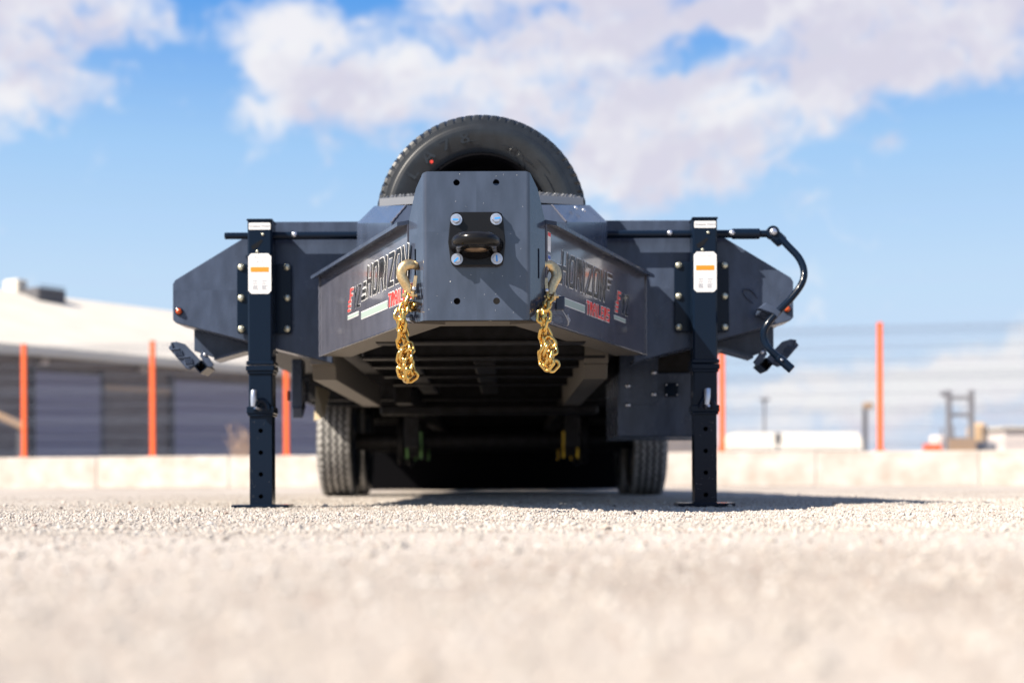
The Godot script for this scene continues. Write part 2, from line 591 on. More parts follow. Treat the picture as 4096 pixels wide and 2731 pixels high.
	m.albedo_texture = noise_tex(0.01, Color(0.93, 0.92, 0.9), Color(1, 1, 1), 70)
	triplanar(m, 0.1)
	for i in 3:
		m = mat("siding_%d" % i, lin(0.2 - 0.012 * i, 0.172 - 0.01 * i, 0.165 - 0.008 * i), 0.8)
		m.albedo_texture = noise_tex(0.01, Color(0.8, 0.8, 0.8), Color(1, 1, 1), 73 + i)
		triplanar(m, 0.4)
		mat("door_%d" % i, lin(0.19 - 0.008 * i, 0.185 - 0.008 * i, 0.26 - 0.01 * i), 0.6)
	mat("dark_frame", lin(0.07, 0.07, 0.08), 0.7)
	mat("brown_wood", lin(0.3, 0.2, 0.12), 0.8)
	mat("pale_wall", lin(0.48, 0.43, 0.41), 0.8)
	mat("lift_grey", lin(0.15, 0.15, 0.165), 0.6)
	mat("lift_tan", lin(0.45, 0.31, 0.18), 0.6)
	mat("twig", lin(0.4, 0.28, 0.2), 0.9)
	# ground
	var g := mat("gravel_ground", lin(1, 1, 1), 0.95)
	var f := FastNoiseLite.new()
	f.noise_type = FastNoiseLite.TYPE_CELLULAR
	f.cellular_return_type = FastNoiseLite.RETURN_CELL_VALUE
	f.frequency = 0.035; f.seed = 3
	var t := NoiseTexture2D.new()
	t.width = 1024; t.height = 1024; t.seamless = true; t.noise = f
	var gr := Gradient.new()
	gr.offsets = PackedFloat32Array([0.0, 0.3, 0.55, 0.8, 1.0])
	gr.colors = PackedColorArray([lin(0.36, 0.325, 0.293), lin(0.42, 0.385, 0.35), lin(0.435, 0.4, 0.366), lin(0.455, 0.42, 0.383), lin(0.48, 0.45, 0.416)])
	t.color_ramp = gr
	g.albedo_texture = t
	triplanar(g, 1.3)
	var hm := NoiseTexture2D.new()
	var f2 := FastNoiseLite.new()
	f2.noise_type = FastNoiseLite.TYPE_CELLULAR
	f2.cellular_return_type = FastNoiseLite.RETURN_DISTANCE
	f2.frequency = 0.035; f2.seed = 3
	hm.width = 1024; hm.height = 1024; hm.seamless = true; hm.noise = f2
	g.heightmap_enabled = true
	g.heightmap_texture = hm
	g.heightmap_scale = 0.25
	g.heightmap_flip_texture = true
	g.detail_enabled = true
	g.detail_blend_mode = BaseMaterial3D.BLEND_MODE_MUL
	g.detail_albedo = noise_tex(0.006, Color(0.78, 0.75, 0.72), Color(1, 1, 1), 90)
	g.detail_uv_layer = BaseMaterial3D.DETAIL_UV_2
	g.uv2_triplanar = true
	g.uv2_world_triplanar = true
	g.uv2_scale = Vector3.ONE * 0.12
	var s := mat("stones", Color.WHITE, 0.9)
	s.vertex_color_use_as_albedo = true

# ------------------------------------------------------------------ ground
func ground_y(x: float, z: float) -> float:
	return 0.006 * ground_noise.get_noise_2d(x, z) + 0.002 * ground_noise.get_noise_2d(x * 5.0 + 40.0, z * 5.0)

func build_ground() -> void:
	ground_noise = FastNoiseLite.new()
	ground_noise.seed = 5
	ground_noise.frequency = 0.9
	ground_noise.fractal_octaves = 3
	var xs := []
	var zs := []
	var x := 0.0
	var step := 0.07
	while x < 2500.0:
		xs.append(x)
		if x > 0.0: xs.append(-x)
		if x > 4.0: step *= 1.25
		x += step
	xs.sort()
	var z := 30.0
	for q in [2500.0, 1000.0, 300.0, 100.0, 50.0, 20.0, 10.0, 5.0, 3.0, 2.0, 1.5]:
		zs.append(q)
	z = 1.0
	step = 0.07
	while z > -3500.0:
		zs.append(z)
		if z < -10.0: step *= 1.15
		z -= step
	var b := MB.new()
	var hs := []
	for zz in zs:
		var row := PackedFloat32Array()
		for xx in xs:
			row.append(ground_y(xx, zz) if absf(xx) < 20.0 and absf(zz) < 30.0 else 0.0)
		hs.append(row)
	for j in zs.size() - 1:
		for i in xs.size() - 1:
			var p := []
			for k in [[i, j], [i + 1, j], [i + 1, j + 1], [i, j + 1]]:
				p.append(Vector3(xs[k[0]], hs[k[1]][k[0]], zs[k[1]]))
			b.quad(p[0], p[1], p[2], p[3], p[0] - Vector3(0, 5, 0))
	org = Vector3.ZERO
	var o := part("gravel_yard", self, b, M.gravel_ground)
	o.set_meta("kind", "structure")
	tag(o, "pale sunlit gravel yard reaching to the concrete wall")
	# loose stones
	var r := RandomNumberGenerator.new()
	r.seed = 11
	var tones := [Color(0.410, 0.380, 0.347), Color(0.390, 0.356, 0.321), Color(0.448, 0.430, 0.411), Color(0.349, 0.308, 0.270), Color(0.277, 0.216, 0.184), Color(0.375, 0.347, 0.315), Color(0.159, 0.134, 0.123), Color(0.402, 0.370, 0.336)]
	var odds := [0.24, 0.22, 0.14, 0.11, 0.05, 0.14, 0.02, 0.08]
	for kind in 4:
		var mm := MultiMesh.new()
		mm.transform_format = MultiMesh.TRANSFORM_3D
		mm.use_colors = true
		mm.mesh = stone(100 + kind)
		var many := 62000
		mm.instance_count = many
		for i in many:
			var d := 0.0
			if r.randf() < 0.62:
				d = r.randf_range(3.0, 8.0)
			else:
				d = 0.25 + 12.0 * pow(r.randf(), 1.6)
			var half := 0.42 * d + 0.8
			var px := r.randf_range(-half, half)
			var s := 0.0014 + 0.0046 * pow(r.randf(), 4.5)
			if r.randf() < 0.014: s *= 2.1
			var bs := Basis(Vector3(r.randf_range(-1, 1), r.randf_range(-1, 1), r.randf_range(-1, 1)).normalized(), r.randf() * TAU).scaled(Vector3.ONE * s)
			mm.set_instance_transform(i, Transform3D(bs, Vector3(px, ground_y(px, -d) + s * 0.25, -d)))
			var pick := r.randf()
			var c: Color = tones[0]
			for k in tones.size():
				pick -= odds[k]
				if pick <= 0.0:
					c = tones[k]
					break
			var u := r.randf_range(0.88, 1.06)
			mm.set_instance_color(i, Color(c.r * u, c.g * u, c.b * u))
		var g := MultiMeshInstance3D.new()
		g.name = "gravel"
		g.multimesh = mm
		g.material_override = M.stones
		add_child(g, true)
		g.set_meta("kind", "stuff")
		tag(g, "loose pale gravel stones strewn over the yard", "gravel", "loose gravel")

func stone(sd: int) -> ArrayMesh:
	var r := RandomNumberGenerator.new()
	r.seed = sd
	var t := (1.0 + sqrt(5.0)) / 2.0
	var p := [Vector3(-1, t, 0), Vector3(1, t, 0), Vector3(-1, -t, 0), Vector3(1, -t, 0), Vector3(0, -1, t), Vector3(0, 1, t), Vector3(0, -1, -t), Vector3(0, 1, -t), Vector3(t, 0, -1), Vector3(t, 0, 1), Vector3(-t, 0, -1), Vector3(-t, 0, 1)]
	var sq := Vector3(r.randf_range(0.9, 1.3), r.randf_range(0.6, 0.85), r.randf_range(0.8, 1.1))
	for i in 12:
		p[i] = p[i].normalized() * r.randf_range(0.8, 1.15) * sq
	var b := MB.new()
	for f in [[0, 11, 5], [0, 5, 1], [0, 1, 7], [0, 7, 10], [0, 10, 11], [1, 5, 9], [5, 11, 4], [11, 10, 2], [10, 7, 6], [7, 1, 8], [3, 9, 4], [3, 4, 2], [3, 2, 6], [3, 6, 8], [3, 8, 9], [4, 9, 5], [2, 4, 11], [6, 2, 10], [8, 6, 7], [9, 8, 1]]:
		b.flat(p[f[0]], p[f[1]], p[f[2]], Vector3.ZERO)
	return b.mesh_of([[b, M.stones]], Vector3.ZERO)

# ------------------------------------------------------------------ wall and fence at the yard's edge
func build_yard_edge() -> void:
	var p0 := Vector3(-8.36, 0, -25.0)
	var st := (Vector3(5.93, 0, -22.1) - p0) / 6.0
	var along := st.normalized()
	var turn := Basis(along, Vector3.UP, along.cross(Vector3.UP))
	var r := RandomNumberGenerator.new()
	r.seed = 3
	var wall := base("concrete_wall", p0, "low cream concrete wall along the far edge of the gravel, under the fence", "wall")
	for k in range(-3, 12):
		var b := MB.new()
		b.box(p0 + st * (k + 0.1) + Vector3(0, 0.265 + r.randf_range(-0.006, 0.006), 0), Vector3(st.length() - 0.005, 0.55, 0.32), 0.014, turn)
		part("concrete_block", wall, b, M["concrete_%d" % (r.randi() % 3)])
	var fence := base("mesh_fence", p0, "wire mesh fence with bright orange posts standing on the low concrete wall", "fence")
	for k in range(-3, 12):
		var at := p0 + st * k + Vector3(0, 0.54, 0)
		var b := MB.new()
		b.box(at + Vector3(0, 0.99, 0), Vector3(0.085, 1.98, 0.05), 0.008, turn)
		var post := part("post", fence, b, M.orange_post)
		b = MB.new()
		b.box(at + Vector3(0, 1.99, 0), Vector3(0.095, 0.022, 0.06), 0.005, turn)
		part("cap", post, b, M.orange_post)
		b = MB.new()
		b.box(at + Vector3(0, 0.006, 0) + along.cross(Vector3.UP) * 0.02, Vector3(0.2, 0.014, 0.12), 0.003, turn)
		part("foot_plate", post, b, M.orange_post)
		if k == 11:
			break
		b = MB.new()
		var mid := at + st * 0.5
		var wide := st.length()
		for y in [0.06, 0.10, 0.14, 0.36, 0.58, 0.62, 0.66, 0.70, 0.9, 1.1, 1.14, 1.18, 1.22, 1.42, 1.62, 1.82, 1.86, 1.90, 1.94]:
			b.box(mid + Vector3(0, y, 0), Vector3(wide, 0.0055, 0.0055), 0.0, turn)
		for i in 48:
			b.box(at + st * ((i + 0.5) / 48.0) + Vector3(0, 1.0, 0) + along.cross(Vector3.UP) * 0.006, Vector3(0.0035, 1.98, 0.0035), 0.0, turn)
		part("mesh_panel", fence, b, M.fence_wire).set_meta("kind", "stuff")

# ------------------------------------------------------------------ buildings behind
func build_buildings() -> void:
	var d := Vector3(0.571, 0, -0.821)                 # along the long wall, away from us
	var inw := Vector3(-0.821, 0, -0.571)              # into the building
	var turn := Basis(d, Vector3.UP, d.cross(Vector3.UP))
	var w0 := Vector3(-14.7, 0, -40.1)
	var eave := w0 - inw * 0.9
	var hall := base("warehouse", w0 + d * 15.0, "long low warehouse with bright white roof and shaded grey front, left of the trailer", "building")
	var b := MB.new()
	var a0 := eave + d * -16.0
	var a1 := eave + d * 44.0
	var r0 := a0 + inw * 7.4 + Vector3(0, 6.64, 0)
	var r1 := a1 + inw * 7.4 + Vector3(0, 6.64, 0)
	var e0 := a0 + Vector3(0, 4.0, 0)
	var e1 := a1 + Vector3(0, 4.0, 0)
	var th := Vector3(0, -0.3, 0)
	b.hexa([e0, e1, r1, r0, e0 + th, e1 + th, r1 + th, r0 + th])
	var f0 := a0 + inw * 14.8 + Vector3(0, 4.0, 0)
	var f1 := a1 + inw * 14.8 + Vector3(0, 4.0, 0)
	b.hexa([r0, r1, f1, f0, r0 + th, r1 + th, f1 + th, f0 + th])
	var roof := part("roof", hall, b, M.roof)
	b = MB.new()
	b.box((e0 + e1) / 2 + Vector3(0, -0.17, 0) - inw * 0.06, Vector3(60.0, 0.2, 0.11), 0.01, turn)
	part("gutter", roof, b, M.roof)
	b = MB.new()
	b.box(w0 + d * 14 + inw * 6.5 + Vector3(0, 2.0, 0), Vector3(58, 4.0, 12.6), 0.0, turn)
	var wall := part("wall", hall, b, M.siding_1)
	for i in 15:
		b = MB.new()
		b.box(w0 + d * 14 - inw * 0.11 + Vector3(0, 0.13 + i * 0.27, 0), Vector3(58, 0.262, 0.05), 0.012, turn)
		part("siding_board", wall, b, M["siding_%d" % ((i * 7 + 2) % 3)])
	for q in [[1.6, 4.1, 3.35, 0], [6.9, 14.1, 3.4, 1], [17.0, 20.0, 3.3, 0], [-6.0, -1.0, 3.4, 1]]:
		var mid: Vector3 = w0 + d * ((q[0] + q[1]) / 2.0) - inw * 0.18
		b = MB.new()
		b.box(mid + Vector3(0, q[2] / 2.0, 0) - inw * -0.02, Vector3(q[1] - q[0], q[2], 0.05), 0.0, turn)
		var door := part("sliding_door", hall, b, M.door_1)
		for i in 11:
			b = MB.new()
			b.box(mid + Vector3(0, q[2] / 11.0 * (i + 0.5), 0) - inw * 0.03, Vector3(q[1] - q[0] - 0.1, q[2] / 11.0 - 0.012, 0.05), 0.014, turn)
			part("panel", door, b, M["door_%d" % ((i * 5 + q[3]) % 3)])
		for s in [q[0], q[1]]:
			b = MB.new()
			b.box(w0 + d * s - inw * 0.2 + Vector3(0, q[2] / 2.0 + 0.06, 0), Vector3(0.14, q[2] + 0.12, 0.14), 0.01, turn)
			part("jamb", door, b, M.dark_frame)
	b = MB.new()
	b.box(w0 + d * 5.5 - inw * 0.2 + Vector3(0, 3.0, 0), Vector3(2.6, 0.16, 0.1), 0.01, turn)
	part("lintel", hall, b, M.brown_wood)
	for s in [1.9, 5.6]:
		b = MB.new()
		b.box(w0 + d * s - inw * 0.3 + Vector3(0, 3.62, 0), Vector3(0.22, 0.2, 0.3), 0.04, turn)
		part("wall_lamp", hall, b, M.pale_wall)
	b = MB.new()
	b.box(Vector3(-15.8303, 6.6991, -49.000) + Vector3(0, -0.4, 0), Vector3(1.15, 0.9, 1.1), 0.04, turn)
	var unit := part("roof_unit", hall, b, M.dark_frame)
	for i in 4:
		b = MB.new()
		b.box(Vector3(-15.8303, 6.6991, -49.000) + Vector3(0, -0.1 + 0.14 * (i - 1.5), 0) - inw * 0.56, Vector3(1.0, 0.03, 0.03), 0.0, turn)
		part("louvre", unit, b, M.lift_grey)
	b = MB.new()
	b.box(Vector3(-16.7597, 6.8228, -49.000) + Vector3(0, -0.4, 0), Vector3(0.42, 1.3, 0.8), 0.04, turn)
	part("vent_hood", hall, b, M.roof)
	# leaning timber and dark crate at the left edge
	var beam := base("timber_beam", Vector3(-13.2, 0, -33.0), "weathered brown timber beam leaning behind the fence at the left edge", "timber")
	b = MB.new()
	b.box(Vector3(-11.2791, 1.6061, -32.000), Vector3(1.3, 0.17, 0.15), 0.02, Basis(Vector3(0, 0, 1), -0.42))
	part("plank", beam, b, M.brown_wood)
	for s in [-0.5, 0.45]:
		b = MB.new()
		b.box(Vector3(-11.2791, 1.6061, -32.000) + Vector3(s, -s * 0.42 - 0.9 + s * 0.2, -0.08), Vector3(0.14, 1.75, 0.14), 0.01)
		part("strut", beam, b, M.dark_frame)
	# mono-pitch shed behind the trailer
	var shed := base("canopy_shed", Vector3(6.0, 0, -60.0), "shed with cream pitched roof showing between trailer wing and right jack leg", "building")
	b = MB.new()
	b.box(Vector3(6.4, 2.2, -61.5), Vector3(4.6, 4.4, 3.0))
	part("wall", shed, b, M.siding_0)
	b = MB.new()
	var q0 := Vector3(3.4, 2.7, -59.2)
	var q1 := Vector3(9.84, 5.75, -59.2)
	b.hexa([q0, q1, q1 + Vector3(-0.2, 0.75, 0), q0 + Vector3(-0.2, 0.75, 0), q0 + Vector3(0, 0, -5), q1 + Vector3(0, 0, -5), q1 + Vector3(-0.2, 0.75, -5), q0 + Vector3(-0.2, 0.75, -5)])
	part("roof", shed, b, M.roof)
	# long white building far right
	var white := base("white_building", Vector3(14.5, 0, -70.0), "long low white-roofed building far behind the fence on the right", "building")
	b = MB.new()
	b.box(Vector3(14.5, 0.8, -72.5), Vector3(6.4, 1.6, 4.4))
	part("wall", white, b, M.dark_frame)
	b = MB.new()
	b.hexa([Vector3(11.1, 1.55, -70.0), Vector3(17.9, 1.55, -70.0), Vector3(17.8, 2.45, -71.2), Vector3(11.7, 2.45, -71.2), Vector3(11.1, 1.55, -75.0), Vector3(17.9, 1.55, -75.0), Vector3(17.8, 2.45, -73.8), Vector3(11.7, 2.45, -73.8)])
	part("roof", white, b, M.roof)
	var small := base("pale_building", Vector3(27.5, 0, -75.0), "pale pinkish building at the far right edge behind the fence", "building")
	b = MB.new()
	b.box(Vector3(30.5, 1.35, -77.0), Vector3(8.0, 2.7, 4.0))
	part("wall", small, b, M.pale_wall)
	b = MB.new()
	b.box(Vector3(30.5, 2.78, -77.0), Vector3(8.4, 0.14, 4.4), 0.02)
	part("roof", small, b, M.roof)

# ------------------------------------------------------------------ trailer
func web_x(dist: float) -> float:
	return 0.2287 + 0.3696 * (dist - 4.65)

func build_trailer() -> void:
	var tr := base("flatbed_trailer", Vector3(0, 0, -8.0), "large dark grey flatbed trailer parked head-on with its jack legs down", "trailer")
	hitch(tr)
	for s in [-1.0, 1.0]:
		tongue_rail(tr, s)
		wing(tr, s)
		jack(tr, s)
		step_bracket(tr, s)
	tongue_box(tr)
	crank(tr)
	under(tr)
	axles(tr)
	side_gear(tr)

func hitch(tr: Node3D) -> void:
	var z := -4.56
	var b := MB.new()
	var holes := []
	for x in [-0.0635, 0.0635]:
		for y in [0.686, 1.067]:
			holes.append([x, y, 0.0107])
	b.holed(-0.158, 0.158, 0.625, 1.102, holes, 0.012, at_xf(Vector3(0, 0, z)))
	for s in [-1.0, 1.0]:
		# the bend, then the flared flange with its chain slot
		var prev := []
		var bend := 58.0
		for i in 9:
			var f := deg_to_rad(bend * i / 8.0)
			var nrm := Vector3(s * sin(f), 0, cos(f))
			var p := Vector3(s * 0.158, 0, z - 0.018) + nrm * 0.018
			var q := p - nrm * 0.012
			if i > 0:
				for y in [[0.625, 1.102]]:
					var top := 1.102 - 0.0006 * i
					var top0 := 1.102 - 0.0006 * (i - 1)
					var A: Vector3 = prev[0]; var nA: Vector3 = prev[1]; var iA: Vector3 = prev[2]
					var lo := Vector3(0, y[0], 0)
					b.tri(A + lo, p + lo, p + Vector3(0, top, 0), nA, nrm, nrm)
					b.tri(A + lo, p + Vector3(0, top, 0), A + Vector3(0, top0, 0), nA, nrm, nA)
					b.tri(iA + lo, q + lo, q + Vector3(0, top, 0), -nA, -nrm, -nrm)
					b.tri(iA + lo, q + Vector3(0, top, 0), iA + Vector3(0, top0, 0), -nA, -nrm, -nA)
					b.nquad(A + Vector3(0, top0, 0), p + Vector3(0, top, 0), q + Vector3(0, top, 0), iA + Vector3(0, top0, 0), Vector3.UP)
					b.nquad(A + lo, p + lo, q + lo, iA + lo, Vector3.DOWN)
			prev = [p, nrm, q]
		var st: Vector3 = prev[0]
		var nn: Vector3 = prev[1]
		var go := Vector3(s * cos(deg_to_rad(bend)), 0, -sin(deg_to_rad(bend)))
		var long := 0.093
		var top_at := func(u: float) -> float: return 1.097 - 0.9 * u if u < 0.0451 else 1.0564 - 2.0 * (u - 0.045)
		var low_at := func(u: float) -> float: return 0.625 + maxf(0.0, u - 0.045) * 0.3
		for c in [[0.0, 0.045, -1.0, -1.0], [0.045, 0.056, -1.0, 0.765], [0.045, 0.056, 0.862, -1.0], [0.056, long, -1.0, -1.0]]:
			var p := []
			for off in [Vector3.ZERO, nn * -0.012]:
				for k in [[c[0], 2], [c[1], 2], [c[1], 3], [c[0], 3]]:
					var y: float = c[k[1]]
					if y < 0.0:
						y = low_at.call(k[0]) if k[1] == 2 else top_at.call(k[0])
					p.append(st + go * k[0] + Vector3(0, y, 0) + off)
			b.hexa(p)
	var plate := part("hitch_plate", tr, b, M.base_gloss_paint)
	b = MB.new()                                           # small chips and specks of road dust
	var cr := RandomNumberGenerator.new()
	cr.seed = 77
	for i in 34:
		var c := Vector3(cr.randf_range(-0.155, 0.155), cr.randf_range(0.63, 1.095), z + 0.0006)
		if absf(c.x) < 0.1 and absf(c.y - 0.88) < 0.1 or absf(absf(c.x) - 0.0635) < 0.015 and (absf(c.y - 0.686) < 0.015 or absf(c.y - 1.067) < 0.015): continue
		var sz := cr.randf_range(0.0004, 0.0009) * (1.8 if cr.randf() < 0.15 else 1.0)
		b.prism(PackedVector2Array([Vector2(-sz, -sz * 0.6), Vector2(sz * 0.7, -sz), Vector2(sz, sz * 0.5), Vector2(-sz * 0.4, sz)]), 0.0005, at_xf(c))
	part("paint_chips", plate, b, M.white_film).set_meta("kind", "stuff")
	# shackle tabs for the chains
	for s in [-1.0, 1.0]:
		b = MB.new()
		for y in [0.676, 0.642]:
			b.lathe([Vector2(0, 0), Vector2(0.015, 0), Vector2(0.017, 0.002), Vector2(0.017, 0.009), Vector2(0.015, 0.011), Vector2(0, 0.011)], Vector3(s * 0.226, y, z - 0.07), Vector3.UP, 20)
			b.box(Vector3(s * 0.212, y + 0.0055, z - 0.08), Vector3(0.03, 0.0105, 0.03), 0.001)
		b.cyl(Vector3(s * 0.226, 0.63, z - 0.07), Vector3(s * 0.226, 0.69, z - 0.07), 0.006)
		part("shackle_tab", plate, b, M.paint)
		b = MB.new()
		hex_bolt(b, Vector3(s * 0.226, 0.687, z - 0.07), 0.0095, 0.01, Vector3.UP, 0.3, 1.1)
		part("shackle_bolt", plate, b, M.zinc)
		b = MB.new()
		hex_bolt(b, Vector3(s * 0.226, 0.642, z - 0.07), 0.0085, 0.01, Vector3.DOWN, 0.3, 1.1)
		part("nut", plate, b, M.zinc)
		b = MB.new()
		b.tube([Vector3(s * 0.226 - 0.018, 0.63, z - 0.06), Vector3(s * 0.226 + 0.004, 0.631, z - 0.055), Vector3(s * 0.226 + 0.02, 0.622, z - 0.05)], [0.0012], 6)
		part("split_pin", plate, b, M.zinc)
	# lunette: bolted plate with a thick horizontal ring
	b = MB.new()
	var cy := 0.8795
	var pl := PackedVector2Array([Vector2(-0.076, 0.085), Vector2(-0.066, 0.0885), Vector2(0.07, 0.0885), Vector2(0.081, 0.083), Vector2(0.0855, 0.07), Vector2(0.0925, -0.006), Vector2(0.086, -0.066), Vector2(0.083, -0.076), Vector2(0.07, -0.084), Vector2(-0.066, -0.084), Vector2(-0.078, -0.078), Vector2(-0.083, -0.066), Vector2(-0.0905, -0.006), Vector2(-0.083, 0.07)])
	b.prism(pl, 0.0205, at_xf(Vector3(0, cy, z + 0.0225)), 0.003)
	var ring := part("tow_ring", tr, b, M.worn_black)
	b = MB.new()
	var pts := []
	for i in 40:
		var f := TAU * i / 40.0
		pts.append(Vector3(0.053 * sin(f), 0.8605, z + 0.101 + 0.058 * cos(f)))
	b.tube(pts, [0.0215], 18, true, Vector2(1.0, 1.1), Vector3.UP)
	var loop := part("loop", ring, b, M.worn_black)
	loop.set_meta("label", "thick black ring, worn on its inner side")
	b = MB.new()
	for s in [-1.0, 1.0]:
		b.tube([Vector3(s * 0.058, 0.862, z + 0.016), Vector3(s * 0.054, 0.861, z + 0.042), Vector3(s * 0.0525, 0.8605, z + 0.09)], [0.03, 0.0235, 0.0225], 16)
	b.tube([Vector3(0, 0.845, z + 0.02), Vector3(0, 0.851, z + 0.044)], [0.05, 0.034], 18, false, Vector2(0.6, 1.2), Vector3.UP)
	part("neck", ring, b, M.worn_black)
	b = MB.new()                                           # metal rubbed bare where the hook pulls
	pts = []
	for i in 13:
		var f := deg_to_rad(180.0 + (i - 6) * 9.0)
		pts.append(Vector3(0.05 * sin(f), 0.8475, z + 0.1015 + 0.0535 * cos(f)))
	b.tube(pts, [0.005, 0.0105, 0.0125, 0.013, 0.0132, 0.0132, 0.0132, 0.0132, 0.0132, 0.013, 0.0125, 0.0105, 0.005], 10)
	part("worn_patch", ring, b, M.bare_wear)
	var k := 0
	for q in [[-0.0635, 0.943, 0.0, 0.35], [0.0635, 0.944, 0.1, 0.2], [-0.0618, 0.817, 0.75, 0.5], [0.065, 0.818, 1.62, 0.1]]:
		b = MB.new()
		var blue := MB.new()
		hex_bolt(b, Vector3(q[0], q[1], z + 0.022), 0.0135, 0.016, Vector3(0, 0, 1), q[3], 1.4)
		blue.box(Vector3(q[0] + [-0.003, 0.004, -0.003, 0.0][k], q[1] - [0.002, -0.001, 0.004, 0.001][k], z + 0.0382), Vector3(0.018 if k < 3 else 0.021, 0.005, 0.0007), 0.0, Basis(Vector3(0, 0, 1), q[2]))
		part("bolt", ring, [[b, M.zinc], [blue, M.blue_mark]])
		k += 1

func glyphs(word: String) -> Array:
	var G := {
		"H": [[[0, 0], [0, 1]], [[1, 0], [1, 1]], [[0, 0.5], [1, 0.5]]],
		"O": [[[0.5, 1], [0.2, 1], [0, 0.82], [0, 0.18], [0.2, 0], [0.5, 0]], [[0.5, 1], [0.8, 1], [1, 0.82], [1, 0.18], [0.8, 0], [0.5, 0]]],
		"R": [[[0, 0], [0, 1], [0.75, 1], [1, 0.85], [1, 0.62], [0.75, 0.48], [0, 0.48]], [[0.6, 0.48], [1, 0]]],
		"I": [[[0.1, 0], [0.1, 1]]],
		"Z": [[[0, 1], [1, 1], [0, 0], [1, 0]]],
		"N": [[[0, 0], [0, 1], [1, 0], [1, 1]]],
		"F": [[[0, 0], [0, 1], [1, 1]], [[0, 0.52], [0.8, 0.52]]],
		"Y": [[[0, 1], [0.5, 0.5], [1, 1]], [[0.5, 0.5], [0.5, 0]]],
		"T": [[[0, 1], [1, 1]], [[0.5, 1], [0.5, 0]]],
		"A": [[[0, 0], [0, 0.8], [0.3, 1], [0.7, 1], [1, 0.8], [1, 0]], [[0, 0.45], [1, 0.45]]],
		"L": [[[0, 1], [0, 0], [1, 0]]],
		"E": [[[1, 1], [0, 1], [0, 0], [1, 0]], [[0, 0.5], [0.8, 0.5]]],
		"S": [[[1, 1], [0, 1], [0, 0.52], [1, 0.52], [1, 0], [0, 0]]]}
	var out := []
	for ch in word:
		out.append(G[ch])
	return out

func word_lines(word: String, u0: float, v0: float, wide: float, high: float, gap: float, lean: float) -> Array:
	var out := []
	var u := u0
	for g in glyphs(word):
		var w := wide
		if g.size() == 1 and g[0].size() == 2: w = wide * 0.25
		for line in g:
			var p := PackedVector2Array()
			for q in line:
				p.append(Vector2(u + q[0] * w + lean * q[1] * high, v0 + q[1] * high))
			out.append(p)
		u += w + gap
	return out

func decal(parent: Node, called: String, polys: Array, xf: Transform3D, half: float, edge: float, fill: Material, outline: Material) -> void:
	var white := MB.new()
	var dark := MB.new()
	lines(polys, 0.0008, xf, half + edge, white, 0.00008)
	lines(polys, 0.0028, xf, half, dark, 0.00004)
	part(called, parent, [[white, outline], [dark, fill]])

func bar_decal(parent: Node, called: String, u0: float, u1: float, v0: float, v1: float, xf: Transform3D, fill: Material) -> void:
	var white := MB.new()
	var c := MB.new()
	white.prism(PackedVector2Array([Vector2(u0, v0), Vector2(u1, v0), Vector2(u1, v1), Vector2(u0, v1)]), 0.0, xf * Transform3D(Basis(), Vector3(0, 0, 0.0008)))
	var e := 0.0025
	c.prism(PackedVector2Array([Vector2(u0 + e, v0 + e), Vector2(u1 - e, v0 + e), Vector2(u1 - e, v1 - e), Vector2(u0 + e, v1 - e)]), 0.0, xf * Transform3D(Basis(), Vector3(0, 0, 0.0016)))
	part(called, parent, [[white, M.white_film], [c, fill]])

